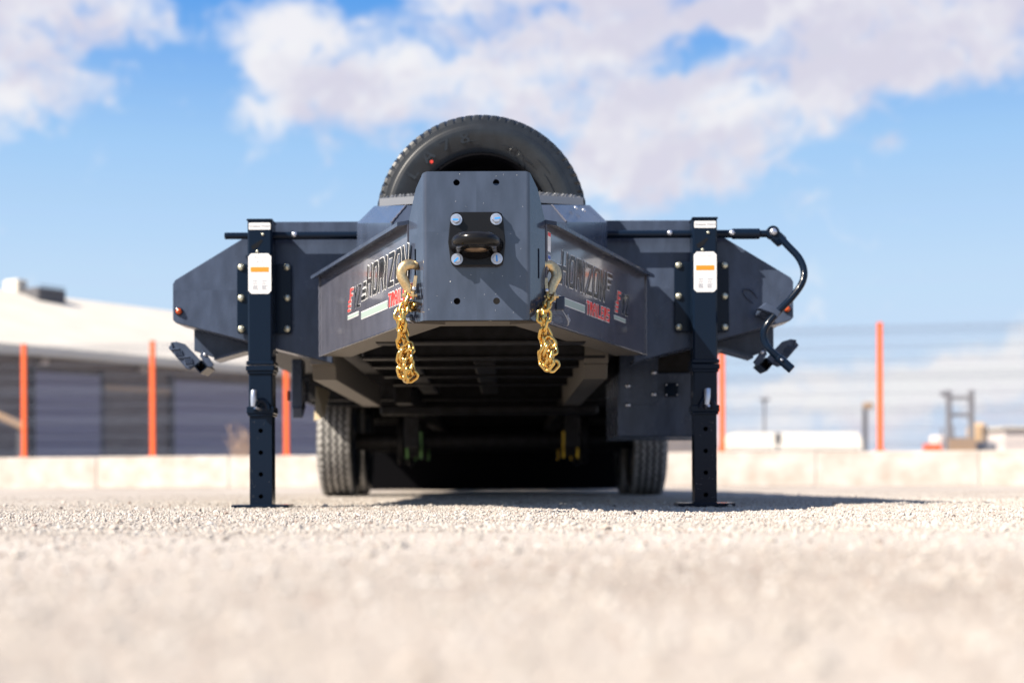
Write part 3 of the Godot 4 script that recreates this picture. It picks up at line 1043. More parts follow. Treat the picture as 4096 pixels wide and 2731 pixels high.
func tongue_rail(tr: Node3D, s: float) -> void:
	var d0 := 4.65
	var d1 := 5.57
	var d2 := 5.86
	var y0 := 0.625
	var y1 := 0.951
	var a := Vector3(s * web_x(d0), 0, -d0)
	var m := Vector3(s * web_x(d1), 0, -d1)
	var e := Vector3(s * 0.672, 0, -d2)
	var b := MB.new()
	var out1 := Vector3(s * cos(0.354), 0, sin(0.354))           # outward normal of the web
	var fb := MB.new()
	for seg in [[a, m], [m, e]]:
		var p: Vector3 = seg[0]
		var q: Vector3 = seg[1]
		var go := (q - p).normalized()
		var nrm := Vector3(-go.z, 0, go.x)
		if nrm.x * s < 0.0: nrm = -nrm
		var i := -nrm * 0.01
		b.hexa([p + Vector3(0, y0, 0), q + Vector3(0, y0, 0), q + Vector3(0, y1, 0), p + Vector3(0, y1, 0), p + i + Vector3(0, y0, 0), q + i + Vector3(0, y0, 0), q + i + Vector3(0, y1, 0), p + i + Vector3(0, y1, 0)])
		# bottom flange turned inwards
		var f := -nrm * 0.13
		fb.hexa([p + i + Vector3(0, y0 + 0.001, 0), q + i + Vector3(0, y0 + 0.001, 0), q + f + Vector3(0, y0 + 0.001, 0), p + f + Vector3(0, y0 + 0.001, 0), p + i + Vector3(0, y0 + 0.012, 0), q + i + Vector3(0, y0 + 0.012, 0), q + f + Vector3(0, y0 + 0.012, 0), p + f + Vector3(0, y0 + 0.012, 0)])
	var rail := part("tongue_rail", tr, b, M.lit_gloss_paint)
	part("bottom_flange", rail, fb, M.bounce_lit_paint)
	b = MB.new()
	var bead := []
	for i in 60:
		var f := i / 59.0
		var on: Vector3 = a.lerp(m, f / 0.76) if f < 0.76 else m.lerp(e, (f - 0.76) / 0.24)
		bead.append(on + Vector3(0, y0 + 0.001, 0) + out1 * 0.0005 + Vector3(0, 0.0008 * sin(i * 2.3), 0))
	b.tube(bead, [0.0032], 6)  # bead added along the bottom edge to catch a glint
	part("weld_seam", rail, b, M.base_gloss_paint)
	b = MB.new()
	bead = []
	for i in 24:
		bead.append(e + Vector3(s * 0.001, y0 + (y1 - y0) * i / 23.0, 0.003) + Vector3(0.001 * sin(i * 2.1), 0, 0))
	b.tube(bead, [0.005, 0.004], 6)
	part("weld_seam", rail, b, M.lit_gloss_paint)
	# top lip turned outwards and slightly down
	b = MB.new()
	var w := 0.034
	var le := a + (m - a).normalized() * ((e.z - a.z) / (m - a).normalized().z)
	var lip := [a + Vector3(0, y1 + 0.002, 0) - out1 * 0.02, le + Vector3(0, y1 + 0.002, 0) - out1 * 0.02, le + Vector3(0, y1 - 0.01, 0) + out1 * w, a + Vector3(0, y1 - 0.01, 0) + out1 * w]
	var lip2 := []
	for q in lip:
		lip2.append(q + Vector3(0, 0.013, 0))
	b.hexa(lip + lip2)
	part("top_lip", rail, b, M.paint)
	# lettering, read from left to right on either side
	var go := (m - a).normalized()
	var full := 1.215
	var xf: Transform3D
	if s > 0:
		xf = at_xf(a, go)
	else:
		xf = at_xf(a + go * full, -go)
	var off := 0.075 if s > 0 else 0.632
	var lean := 0.2
	var word := word_lines("HORIZON", off + 0.072, 0.779, 0.054, 0.097, 0.0285, lean)
	for k in 3:                                                    # speed stripes before the H and after the N
		word.append(PackedVector2Array([Vector2(off + 0.004 + 0.016 * k, 0.777 + 0.0235 * k), Vector2(off + 0.05 + 0.0045 * k, 0.777 + 0.0235 * k)]))
		if s > 0: word.append(PackedVector2Array([Vector2(off + 0.637 - 0.004 * k, 0.877 - 0.0235 * k), Vector2(off + 0.683 - 0.02 * k, 0.877 - 0.0235 * k)]))
	decal(rail, "lettering", word, xf, 0.0078, 0.003, M.black_film, M.white_film)
	bar_decal(rail, "stripe", off - 0.025 + 0.01, off + 0.345, 0.702, 0.730, xf, M.sage_film)
	decal(rail, "lettering", word_lines("TRAILERS", off + 0.362, 0.706, 0.024, 0.04, 0.0155, 0.1), xf, 0.0042, 0.0027, M.red_film, M.white_film)
	var foff := off + 0.735 if s > 0 else 0.43
	var fw := word_lines("F", foff + 0.03, 0.785, 0.035, 0.045, 0.02, lean)
	for k in 3:
		fw.append(PackedVector2Array([Vector2(foff + 0.006 * k, 0.755 + 0.016 * k), Vector2(foff + 0.028 + 0.006 * k, 0.755 + 0.016 * k)]))
	decal(rail, "lettering", fw, xf, 0.0042, 0.002, M.red_film, M.white_film)
	decal(rail, "lettering", word_lines("YZ", foff + 0.085, 0.757, 0.035, 0.072, 0.018, lean), xf, 0.004, 0.002, M.black_film, M.print_grey)
	bar_decal(rail, "stripe", foff - 0.015, foff + 0.15, 0.722, 0.738, xf, M.sage_film)
	if s > 0:
		for q in [[0.004, 0.035, 0.86, 0.925], [0.004, 0.033, 0.80, 0.85]]:
			var wf := MB.new()
			var hd := MB.new()
			var tx := MB.new()
			wf.prism(rounded(q[0], q[1], q[2], q[3], 0.003), 0.0, xf * Transform3D(Basis(), Vector3(0, 0, 0.0011)))
			hd.prism(PackedVector2Array([Vector2(q[0] + 0.002, q[3] - 0.014), Vector2(q[1] - 0.002, q[3] - 0.014), Vector2(q[1] - 0.002, q[3] - 0.002), Vector2(q[0] + 0.002, q[3] - 0.002)]), 0.0, xf * Transform3D(Basis(), Vector3(0, 0, 0.0018)))
			for k in 5:
				tx.prism(PackedVector2Array([Vector2(q[0] + 0.004, q[3] - 0.022 - 0.0055 * k), Vector2(q[1] - 0.006 - 0.003 * (k % 2), q[3] - 0.022 - 0.0055 * k), Vector2(q[1] - 0.006 - 0.003 * (k % 2), q[3] - 0.0205 - 0.0055 * k), Vector2(q[0] + 0.004, q[3] - 0.0205 - 0.0055 * k)]), 0.0, xf * Transform3D(Basis(), Vector3(0, 0, 0.0018)))
			part("data_sticker", rail, [[wf, M.white_film], [hd, M.red_film if q[2] > 0.85 else M.blue_film], [tx, M.print_grey]])
		b = MB.new()
		b.box(xf * Vector3(0.1, 0.70, 0.012), Vector3(0.03, 0.045, 0.025), 0.003)
		part("cable_socket", rail, b, M.paint)
		b = MB.new()
		var pts := []
		for q in [[0.1, 0.68], [0.12, 0.655], [0.15, 0.64], [0.185, 0.642], [0.2, 0.655], [0.18, 0.667], [0.15, 0.668], [0.13, 0.655], [0.14, 0.636], [0.17, 0.632]]:
			pts.append(xf * Vector3(q[0], q[1], 0.02 + 0.01 * sin(q[0] * 60.0)))
		b.tube(spline(pts, 0.004), [0.0016], 6)
		part("tie_loop", rail, b, M.cable)

func wing(tr: Node3D, s: float) -> void:
	var z := -5.93
	var p := PackedVector2Array([Vector2(0.0, 1.193), Vector2(0.888, 1.193), Vector2(1.285, 0.952), Vector2(1.295, 0.935), Vector2(1.295, 0.786), Vector2(1.283, 0.773), Vector2(0.63, 0.602), Vector2(0.622, 0.76), Vector2(0.0, 0.76)])
	var q := PackedVector2Array()
	for e in p:
		q.append(Vector2(e.x * s, e.y))
	var b := MB.new()
	b.prism(q, 0.012, at_xf(Vector3(0, 0, z)), 0.003)
	var o := part("wing_panel", tr, b, M.paint)
	# flanges folded back along the edges
	b = MB.new()
	for e in [[1, 0, 0.16], [1, 2, 0.07], [3, 4, 0.5], [5, 6, 0.16], [7, 8, 0.1]]:
		var u := Vector3(q[e[0]].x, q[e[0]].y, z - 0.0125)
		var w := Vector3(q[e[1]].x, q[e[1]].y, z - 0.0125)
		var inn := (Vector3(s * 0.6, 0.9, z) - (u + w) / 2.0)
		inn.z = 0
		var go := (w - u).normalized()
		inn = (inn - go * go.dot(inn)).normalized() * 0.012
		var back := Vector3(0, 0, -e[2])
		b.hexa([u, w, w + inn, u + inn, u + back, w + back, w + inn + back, u + inn + back])
	part("flange", o, b, M.paint)
	# marker lamp
	b = MB.new()
	b.lathe([Vector2(0.017, 0), Vector2(0.017, 0.006), Vector2(0.013, 0.008)], Vector3(s * 1.268, 0.82, z), Vector3(0, 0, 1), 20)
	var am := MB.new()
	am.lathe([Vector2(0.0128, 0.006), Vector2(0.012, 0.011), Vector2(0.008, 0.016), Vector2(0, 0.018)], Vector3(s * 1.268, 0.82, z), Vector3(0, 0, 1), 20, true)
	part("marker_light", o, [[b, M.black], [am, M.amber]])
	# gusset plate under the tip, set back
	b = MB.new()
	var g := PackedVector2Array([Vector2(1.25, 0.78), Vector2(0.9, 0.70), Vector2(0.9, 0.676), Vector2(1.02, 0.676), Vector2(1.15, 0.64), Vector2(1.25, 0.674)])
	var g2 := PackedVector2Array()
	for e in g:
		g2.append(Vector2(e.x * s, e.y))
	b.prism(g2, 0.012, at_xf(Vector3(0, 0, z - 0.2)), 0.002)
	var gus := part("gusset", tr, b, M.paint)
	b = MB.new()
	for e in [[2, 3], [3, 4]]:
		var u := Vector3(g2[e[0]].x, g2[e[0]].y - 0.012, z - 0.13)
		var w := Vector3(g2[e[1]].x, g2[e[1]].y - 0.012, z - 0.13)
		var up := Vector3(0, 0.0115, 0)
		var back := Vector3(0, 0, -0.14)
		b.hexa([u, w, w + up, u + up, u + back, w + back, w + up + back, u + up + back])
	part("flange", gus, b, M.paint)

func step_bracket(tr: Node3D, s: float) -> void:
	var z := -6.02
	var f := func(a: Array) -> PackedVector2Array:
		var p := PackedVector2Array()
		for e in a:
			p.append(Vector2(e[0] * s, e[1]))
		return p
	var b := MB.new()
	b.prism(f.call([[1.336, 0.678], [1.318, 0.702], [1.302, 0.7045], [1.266, 0.694], [1.2, 0.625], [1.206, 0.606], [1.245, 0.586], [1.262, 0.592]]), 0.008, at_xf(Vector3(0, 0, z)), 0.002)
	var step := part("side_step", tr, b, M.paint)
	b = MB.new()
	var k := 0
	for i in 7:
		for j in 4:
			var c := Vector2(1.322 - 0.021 * i + 0.012 * (j - 1.5), 0.681 - 0.017 * i + 0.018 * (j - 1.5) - 0.002)
			if Geometry2D.is_point_in_polygon(c, PackedVector2Array([Vector2(1.328, 0.678), Vector2(1.315, 0.696), Vector2(1.268, 0.688), Vector2(1.21, 0.622), Vector2(1.245, 0.594), Vector2(1.258, 0.598)])):
				b.box(Vector3(c.x * s, c.y, z + 0.001), Vector3(0.026, 0.0075, 0.012), 0.0035, Basis(Vector3(0, 0, 1), s * (1.3 if (i + j) % 2 == 0 else -0.1)))
				k += 1
	part("tread_lugs", step, b, M.paint).set_meta("kind", "stuff")
	b = MB.new()                                             # open square tube at the lower end
	var c := Vector3(s * 1.196, 0.597, z + 0.012)
	var t := Basis(Vector3(0, 0, 1), s * 0.86)
	for q in [[Vector3(0.019, 0, 0), Vector3(0.004, 0.042, 0.16)], [Vector3(-0.019, 0, 0), Vector3(0.004, 0.042, 0.16)], [Vector3(0, 0.019, 0), Vector3(0.034, 0.004, 0.16)], [Vector3(0, -0.019, 0), Vector3(0.034, 0.004, 0.16)]]:
		b.box(c + t * q[0] + Vector3(0, 0, -0.08), q[1], 0.001, t)
	b.box(c + Vector3(0, 0, -0.1), Vector3(0.036, 0.036, 0.004), 0.0, t)
	part("square_tube", step, b, M.black)
	b = MB.new()
	b.prism(f.call([[1.19, 0.668], [1.176, 0.655], [1.14, 0.606], [1.15, 0.594], [1.165, 0.596], [1.2, 0.64]]), 0.008, at_xf(Vector3(0, 0, z + 0.012)), 0.002)
	part("bracket", step, b, M.paint)
	b = MB.new()
	dome_bolt(b, Vector3(s * 1.178, 0.648, z + 0.0125), 0.008)
	part("bolt", step, b, M.zinc)

func jack(tr: Node3D, s: float) -> void:
	var x := s * 0.909
	var zf := -5.8                                           # front of the outer tube
	var b := MB.new()
	b.box(Vector3(x, 0.888, zf - 0.05), Vector3(0.1, 0.585, 0.1), 0.007)
	b.box(Vector3(x, 1.1775, zf - 0.05), Vector3(0.106, 0.008, 0.106), 0.002)
	var jk := part("jack", tr, b, M.black)
	b = MB.new()
	b.prism(rounded(x - 0.113, x + 0.113, 0.724, 1.013, 0.012), 0.012, at_xf(Vector3(0, 0, -5.905)), 0.002)
	part("mount_plate", jk, b, M.black)
	for sx in [-1.0, 1.0]:
		for y in [1.0, 0.872, 0.744]:
			b = MB.new()
			dome_bolt(b, Vector3(x + sx * 0.095, y, -5.905), 0.0145)
			part("bolt", jk, b, M.yellow_zinc_bolt)
	# drop leg below: collar, sleeve, collar, pierced inner leg, foot
	b = MB.new()
	b.box(Vector3(x, 0.572, zf - 0.05), Vector3(0.116, 0.022, 0.114), 0.003)
	b.box(Vector3(x, 0.594, zf - 0.05), Vector3(0.113, 0.016, 0.111), 0.003)
	b.box(Vector3(x, 0.556, zf - 0.05), Vector3(0.106, 0.012, 0.104), 0.002)
	part("collar", jk, b, M.black)
	b = MB.new()
	b.box(Vector3(x, 0.47, zf - 0.052), Vector3(0.098, 0.17, 0.095), 0.006)
	part("sleeve", jk, b, M.black)
	b = MB.new()
	b.box(Vector3(x, 0.401, zf - 0.05), Vector3(0.112, 0.03, 0.112), 0.004)
	b.box(Vector3(x, 0.382, zf - 0.05), Vector3(0.104, 0.01, 0.104), 0.002)
	part("collar", jk, b, M.black)
	b = MB.new()
	var holes := []
	for y in [0.318, 0.2285, 0.1395, 0.0495]:
		holes.append([x, y, 0.0095])
	b.holed(x - 0.0455, x + 0.0455, 0.012, 0.4, holes, 0.006, at_xf(Vector3(0, 0, zf - 0.006)))
	b.box(Vector3(x - 0.0425, 0.206, zf - 0.053), Vector3(0.006, 0.388, 0.08), 0.001)
	b.box(Vector3(x + 0.0425, 0.206, zf - 0.053), Vector3(0.006, 0.388, 0.08), 0.001)
	b.box(Vector3(x, 0.206, zf - 0.093), Vector3(0.09, 0.388, 0.006), 0.001)
	part("inner_leg", jk, b, M.black)
	b = MB.new()
	b.prism(rounded(x - 0.117, x + 0.117, -0.08, 0.08, 0.012), 0.013, Transform3D(Basis(Vector3(1, 0, 0), Vector3(0, 0, -1), Vector3(0, 1, 0)), Vector3(0, 0.016, zf - 0.05)), 0.002)
	part("foot_plate", jk, b, M.black)
	b = MB.new()
	var cr := RandomNumberGenerator.new()
	cr.seed = 31 + int(s)
	for i in 26:
		var c := Vector3(x + cr.randf_range(-0.043, 0.043), cr.randf_range(0.02, 0.37), zf - 0.0054)
		if absf(c.x - x) < 0.012: continue
		var sz := cr.randf_range(0.0004, 0.0008)
		b.prism(PackedVector2Array([Vector2(-sz, -sz * 0.6), Vector2(sz * 0.7, -sz), Vector2(sz, sz * 0.5), Vector2(-sz * 0.4, sz)]), 0.0005, at_xf(c))
	part("dust_specks", jk, b, M.white_film).set_meta("kind", "stuff")
	# pull pin with its bail, and weld ears
	b = MB.new()
	var lean := 0.012 * s
	b.tube([Vector3(x - 0.012 + lean, 0.475, zf + 0.025), Vector3(x - 0.009 + lean, 0.478, zf + 0.03), Vector3(x - 0.01 + lean, 0.445, zf + 0.034), Vector3(x - 0.012 + lean, 0.415, zf + 0.033)], [0.004, 0.0125, 0.0125, 0.009], 14)
	b.tube([Vector3(x - 0.004 + lean, 0.412, zf + 0.03), Vector3(x, 0.405, zf + 0.01), Vector3(x, 0.405, zf - 0.05)], [0.007], 10)
	part("pull_pin", jk, b, M.zinc)
	b = MB.new()
	var pts := []
	for i in 13:
		var f := PI * i / 12.0
		pts.append(Vector3(x + 0.026 * cos(f) + 0.006, 0.4 + 0.04 * sin(f), zf + 0.008))
	b.tube(pts, [0.006], 8, false, Vector2(1, 2.0), Vector3(0, 0, 1))
	part("pin_loop", jk, b, M.black)
	for q in [[0.013, 1.118], [-0.01, 1.048]]:
		b = MB.new()
		dome_bolt(b, Vector3(x + q[0], q[1], zf), 0.0062)
		part("screw", jk, b, M.yellow_zinc_bolt)
	b = MB.new()
	var wet := PackedVector2Array([Vector2(x - 0.035, 1.07), Vector2(x - 0.012, 1.085), Vector2(x + 0.008, 1.098), Vector2(x + 0.014, 1.092), Vector2(x - 0.002, 1.07), Vector2(x - 0.018, 1.058), Vector2(x - 0.03, 1.056)])
	b.prism(wet, 0.0, at_xf(Vector3(0, 0, zf + 0.0007)))
	part("grease_smear", jk, b, M.worn_black)
	# stickers
	var w := MB.new()
	var ink := MB.new()
	w.prism(rounded(x - 0.044, x + 0.044, 1.1375, 1.165, 0.004), 0.0, at_xf(Vector3(0, 0, zf + 0.0008)))
	ink.letters("Grease Point", 0.0105, at_xf(Vector3(x, 1.1515, zf + 0.0012)), sans)
	part("grease_label", jk, [[w, M.white_film], [ink, M.print_dark]])
	w = MB.new()
	ink = MB.new()
	var bar := MB.new()
	var grey := MB.new()
	var x0 := x - 0.0465
	var x1 := x + 0.0465
	var t := 1.04
	var bt := 0.876
	var c := 0.012
	w.prism(PackedVector2Array([Vector2(x0 + c, t), Vector2(x1 - c, t), Vector2(x1, t - c), Vector2(x1, bt + c), Vector2(x1 - c, bt), Vector2(x0 + c, bt), Vector2(x0, bt + c), Vector2(x0, t - c)]), 0.0, at_xf(Vector3(0, 0, zf + 0.0008)))
	var fl := at_xf(Vector3(0, 0, zf + 0.0016))
	bar.prism(PackedVector2Array([Vector2(x0 + 0.009, 0.9645), Vector2(x1 - 0.009, 0.9645), Vector2(x1 - 0.009, 0.985), Vector2(x0 + 0.009, 0.985)]), 0.0, fl)
	ink.letters("TRAILER", 0.011, at_xf(Vector3(x, 1.024, zf + 0.0012)), sans)
	ink.letters("JACK", 0.011, at_xf(Vector3(x, 1.007, zf + 0.0012)), sans)
	var rr := RandomNumberGenerator.new()
	rr.seed = 4
	for col in [x - 0.03, x + 0.007]:
		for k in 12:
			var y := 0.93 - 0.0034 * k
			if k == 2 or k == 5: continue
			var wd := rr.randf_range(0.017, 0.027)
			grey.prism(PackedVector2Array([Vector2(col, y), Vector2(col + wd, y), Vector2(col + wd, y + 0.0015), Vector2(col, y + 0.0015)]), 0.0, fl)
	for q in [[x - 0.012, 0.945], [x - 0.002, 0.947], [x + 0.026, 0.944], [x + 0.034, 0.946]]:
		grey.prism(PackedVector2Array([Vector2(q[0], q[1]), Vector2(q[0] + 0.002, q[1]), Vector2(q[0] + 0.002, q[1] + 0.01), Vector2(q[0], q[1] + 0.01)]), 0.0, fl)
	grey.prism(PackedVector2Array([Vector2(x - 0.015, 0.9935), Vector2(x + 0.015, 0.9935), Vector2(x + 0.015, 0.9945), Vector2(x - 0.015, 0.9945)]), 0.0, fl)
	part("warning_label", jk, [[w, M.white_film], [bar, M.orange_film], [ink, M.print_grey], [grey, M.print_grey]])

func tongue_box(tr: Node3D) -> void:
	# storage box on the tongue: its sides run parallel to the rails, its top edges rise to the rear
	var b := MB.new()
	var fr := [Vector3(0.308, 0.94, -5.0), Vector3(0.308, 1.018, -5.0), Vector3(0.258, 1.085, -5.03)]
	var bk := [Vector3(0.506, 0.94, -5.75), Vector3(0.506, 1.153, -5.75), Vector3(0.436, 1.222, -5.75)]
	var mid := Vector3(0, 1.0, -5.4)
	for s in [-1.0, 1.0]:
		var k := Vector3(s, 1, 1)
		for i in 2:
			b.quad(fr[i] * k, bk[i] * k, bk[i + 1] * k, fr[i + 1] * k, mid)
		b.quad(fr[2] * k, bk[2] * k, Vector3(0, 1.222, -5.75), Vector3(0, 1.085, -5.03), mid)
		b.quad(fr[0] * k, fr[1] * k, Vector3(0, 1.018, -5.0), Vector3(0, 0.94, -5.0), mid)
		b.quad(fr[1] * k, fr[2] * k, Vector3(0, 1.085, -5.03), Vector3(0, 1.018, -5.0), mid)
		b.quad(bk[0] * k, bk[1] * k, Vector3(0, 1.153, -5.75), Vector3(0, 0.94, -5.75), mid)
		b.quad(bk[1] * k, bk[2] * k, Vector3(0, 1.222, -5.75), Vector3(0, 1.153, -5.75), mid)
		b.quad(fr[0] * k, bk[0] * k, Vector3(0, 0.94, -5.75), Vector3(0, 0.94, -5.0), mid)
	var box := part("tongue_box", tr, b, M.paint)
	for s in [-1.0, 1.0]:
		b = MB.new()
		var p: Vector3 = fr[1] * Vector3(s, 1, 1)
		var q: Vector3 = fr[2] * Vector3(s, 1, 1)
		var pts := []
		for i in 13:
			pts.append(p.lerp(q, i / 12.0) + Vector3(0.0008 * sin(i * 2.0), 0.001 * cos(i * 2.4), 0.001))
		b.tube(pts, [0.0045, 0.0035, 0.005, 0.0036, 0.0048, 0.0036], 8)
		part("weld_seam", box, b, M.lit_gloss_paint)
		# diamond tread plates that cradle the spare
		b = MB.new()
		var a0 := Vector3(s * 0.16, 1.192, -5.52)
		var a1 := Vector3(s * 0.402, 1.192, -5.6)
		var up := Vector3(0, 0.03, 0)
		var bk0 := Vector3(s * 0.14, 1.272, -5.7)
		var bk1 := Vector3(s * 0.36, 1.262, -5.74)
		b.hexa([a0, a1, a1 + up, a0 + up, Vector3(a0.x, 1.19, -5.74), Vector3(a1.x, 1.19, -5.74), bk1, bk0])
		var tray := part("tread_plate", box, b, M.tray)
		b = MB.new()
		for i in 14:
			var f := (i + 0.5) / 14.0
			for j in 3:
				var g := (j + 0.5) / 3.0
				b.box((a0 + up).lerp(a1 + up, f).lerp(bk0.lerp(bk1, f), g) + Vector3(0, 0.0015, 0.001), Vector3(0.014, 0.004, 0.006), 0.0015, Basis(Vector3(0, 1, 0), 0.8 if (i + j) % 2 == 0 else -0.8))
		part("tread_lugs", tray, b, M.tray).set_meta("kind", "stuff")
	for q in [[0.36, 1.152, -5.3], [0.395, 1.16, -5.39]]:
		b = MB.new()
		b.lathe([Vector2(0.009, 0), Vector2(0.0085, 0.004), Vector2(0.005, 0.008), Vector2(0, 0.009)], Vector3(q[0] - 0.005, q[1] - 0.028, q[2]), Vector3(0.68, 0.7, 0.2).normalized(), 14, true)
		part("bolt", box, b, M.zinc)
	b = MB.new()
	b.box(Vector3(0.05, 1.155, -5.2), Vector3(0.13, 0.05, 0.16), 0.006)
	part("latch_cover", box, b, M.black)
	b = MB.new()
	b.lathe([Vector2(0.012, 0), Vector2(0.012, 0.006), Vector2(0.007, 0.012), Vector2(0, 0.013)], Vector3(-0.215, 1.155, -5.3), Vector3(0, 0.5, 0.86), 14, true)
	part("reflector_stud", box, b, M.yellow)

func crank(tr: Node3D) -> void:
	var y := 1.1245
	var z := -5.872
	var b := MB.new()
	b.cyl(Vector3(-1.065, y, z), Vector3(-0.86, y, z), 0.014, 14, 0.002)
	b.cyl(Vector3(-0.86, y, z), Vector3(0.86, y, z), 0.0165, 16)
	b.cyl(Vector3(0.86, y, z), Vector3(1.065, y, z), 0.0165, 16)
	b.cyl(Vector3(1.03, y, z), Vector3(1.145, y, z), 0.022, 18, 0.003)
	b.cyl(Vector3(1.145, y, z), Vector3(1.2, y, z), 0.015, 14)
	var shaft := part("crank_shaft", tr, b, M.black)
	for q in [-0.775, 0.772, 1.028]:
		b = MB.new()
		dome_bolt(b, Vector3(q, y + 0.002, z + 0.0165), 0.0115)
		part("bolt", shaft, b, M.zinc)
	# universal joint and cranked handle
	b = MB.new()
	b.cyl(Vector3(1.197, y + 0.004, z - 0.02), Vector3(1.197, y + 0.004, z + 0.022), 0.027, 20, 0.004)
	b.box(Vector3(1.222, y - 0.022, z + 0.004), Vector3(0.05, 0.046, 0.04), 0.006, Basis(Vector3(0, 0, 1), -0.75))
	var uj := part("crank_joint", tr, b, M.black)
	b = MB.new()
	dome_bolt(b, Vector3(1.197, y + 0.004, z + 0.0225), 0.0155)
	part("bolt", uj, b, M.zinc)
	b = MB.new()
	var pts := [Vector3(1.2204, 1.0988, -5.820), Vector3(1.2521, 1.0614, -5.810), Vector3(1.2855, 1.0223, -5.800), Vector3(1.3028, 0.9870, -5.790), Vector3(1.3085, 0.9518, -5.780), Vector3(1.3018, 0.9168, -5.770), Vector3(1.2840, 0.8833, -5.770), Vector3(1.2485, 0.8393, -5.770), Vector3(1.2131, 0.8041, -5.770), Vector3(1.1794, 0.7689, -5.770), Vector3(1.1545, 0.7373, -5.770), Vector3(1.1420, 0.7055, -5.770), Vector3(1.1454, 0.6719, -5.770), Vector3(1.1611, 0.6409, -5.760), Vector3(1.1874, 0.6144, -5.760), Vector3(1.2103, 0.5931, -5.760)]
	b.tube(spline(pts, 0.008), [0.0145], 14)
	var handle := part("crank_handle", tr, b, M.black)
	b = MB.new()
	b.cyl(Vector3(1.1962, 0.6055, -5.760), Vector3(1.2522, 0.5534, -5.750), 0.0185, 18, 0.003)
	part("grip", handle, b, M.black)
	b = MB.new()
	dome_bolt(b, Vector3(1.2072, 0.5928, -5.735), 0.005)
	part("rivet", handle, b, M.zinc)
	# clip that parks the handle on the wing
	b = MB.new()
	b.prism(PackedVector2Array([Vector2(1.117, 0.803), Vector2(1.147, 0.826), Vector2(1.21, 0.79), Vector2(1.196, 0.765), Vector2(1.18, 0.78)]), 0.05, at_xf(Vector3(0, 0, -5.755)), 0.003)
	b.box(Vector3(1.16, 0.795, -5.87), Vector3(0.05, 0.03, 0.12), 0.003, Basis(Vector3(0, 0, 1), -0.4))
	part("handle_clip", tr, b, M.paint)
	b = MB.new()
	b.tube(spline([Vector3(1.128, 0.845, -5.928), Vector3(1.1, 0.868, -5.926), Vector3(1.085, 0.893, -5.924), Vector3(1.098, 0.905, -5.924), Vector3(1.125, 0.893, -5.924), Vector3(1.148, 0.862, -5.926)], 0.006), [0.003], 6)
	part("spring_clip", tr, b, M.paint)

func under(tr: Node3D) -> void:
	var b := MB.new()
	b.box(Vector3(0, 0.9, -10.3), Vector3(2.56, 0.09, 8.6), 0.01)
	part("deck", tr, b, M.shaded_under_paint)
	# front cross beam under the hitch
	b = MB.new()
	b.box(Vector3(0, 0.652, -4.87), Vector3(0.52, 0.012, 0.12), 0.003)
	var front := part("cross_beam", tr, b, M.bounce_lit_paint)
	b = MB.new()
	b.box(Vector3(0, 0.73, -4.82), Vector3(0.5, 0.14, 0.012), 0.002)
	b.box(Vector3(0, 0.74, -4.93), Vector3(0.56, 0.16, 0.01), 0.002)
	part("web", front, b, M.shaded_under_paint)
	# floor plate over the tongue
	b = MB.new()
	b.hexa([Vector3(-0.2, 0.928, -4.72), Vector3(0.2, 0.928, -4.72), Vector3(0.6, 0.928, -5.85), Vector3(-0.6, 0.928, -5.85), Vector3(-0.2, 0.938, -4.72), Vector3(0.2, 0.938, -4.72), Vector3(0.6, 0.938, -5.85), Vector3(-0.6, 0.938, -5.85)])
	part("tongue_floor", tr, b, M.shaded_under_paint)
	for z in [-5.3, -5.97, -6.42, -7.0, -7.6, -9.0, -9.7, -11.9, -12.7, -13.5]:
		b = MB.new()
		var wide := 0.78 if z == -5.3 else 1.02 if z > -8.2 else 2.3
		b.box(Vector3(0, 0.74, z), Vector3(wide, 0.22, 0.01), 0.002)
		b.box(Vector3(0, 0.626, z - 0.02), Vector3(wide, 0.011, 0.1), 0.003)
		part("cross_beam", tr, b, M.shaded_under_paint)
	b = MB.new()
	b.box(Vector3(0, 0.517, -8.22), Vector3(1.26, 0.056, 0.08), 0.012)
	part("cross_tube", tr, b, M.shaded_under_paint)
	for s in [-1.0, 1.0]:
		b = MB.new()
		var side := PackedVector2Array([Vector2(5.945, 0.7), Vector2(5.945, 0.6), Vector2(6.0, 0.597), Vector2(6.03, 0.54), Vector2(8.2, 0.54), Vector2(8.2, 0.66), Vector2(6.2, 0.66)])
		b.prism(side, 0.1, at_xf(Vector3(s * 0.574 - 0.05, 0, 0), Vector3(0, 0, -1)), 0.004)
		part("frame_rail", tr, b, M.bounce_lit_paint)
		b = MB.new()
		b.box(Vector3(s * 0.5, 0.7, -11.2), Vector3(0.1, 0.28, 6.0), 0.006)
		part("frame_rail", tr, b, M.shaded_under_paint)
		b = MB.new()
		b.box(Vector3(s * 1.27, 0.875, -10.3), Vector3(0.02, 0.14, 8.0), 0.004)
		part("side_rail", tr, b, M.paint)
		b = MB.new()
		b.box(Vector3(s * 1.279, 0.745, -11.4), Vector3(0.012, 0.19, 3.6), 0.003)
		part("fender", tr, b, M.paint)
	for s in [-0.35, 0.0]:
		b = MB.new()
		b.box(Vector3(s, 0.66, -7.4), Vector3(0.1, 0.06, 2.2), 0.008)
		part("spine_tube", tr, b, M.shaded_under_paint)
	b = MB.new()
	b.box(Vector3(0, 0.44, -13.0), Vector3(2.5, 0.82, 0.014), 0.003)  # added full-width plate; keeps bright ground from showing between the wheels
	part("added_apron", tr, b, M.dark)
	# unseen lowered tail ramp, added to shut out light under the deck
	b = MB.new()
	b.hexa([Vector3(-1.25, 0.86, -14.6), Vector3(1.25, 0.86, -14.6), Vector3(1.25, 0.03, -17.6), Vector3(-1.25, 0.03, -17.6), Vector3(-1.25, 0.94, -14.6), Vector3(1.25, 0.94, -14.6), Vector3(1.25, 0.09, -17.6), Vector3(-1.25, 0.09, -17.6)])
	part("added_tail_ramp", tr, b, M.shaded_under_paint)

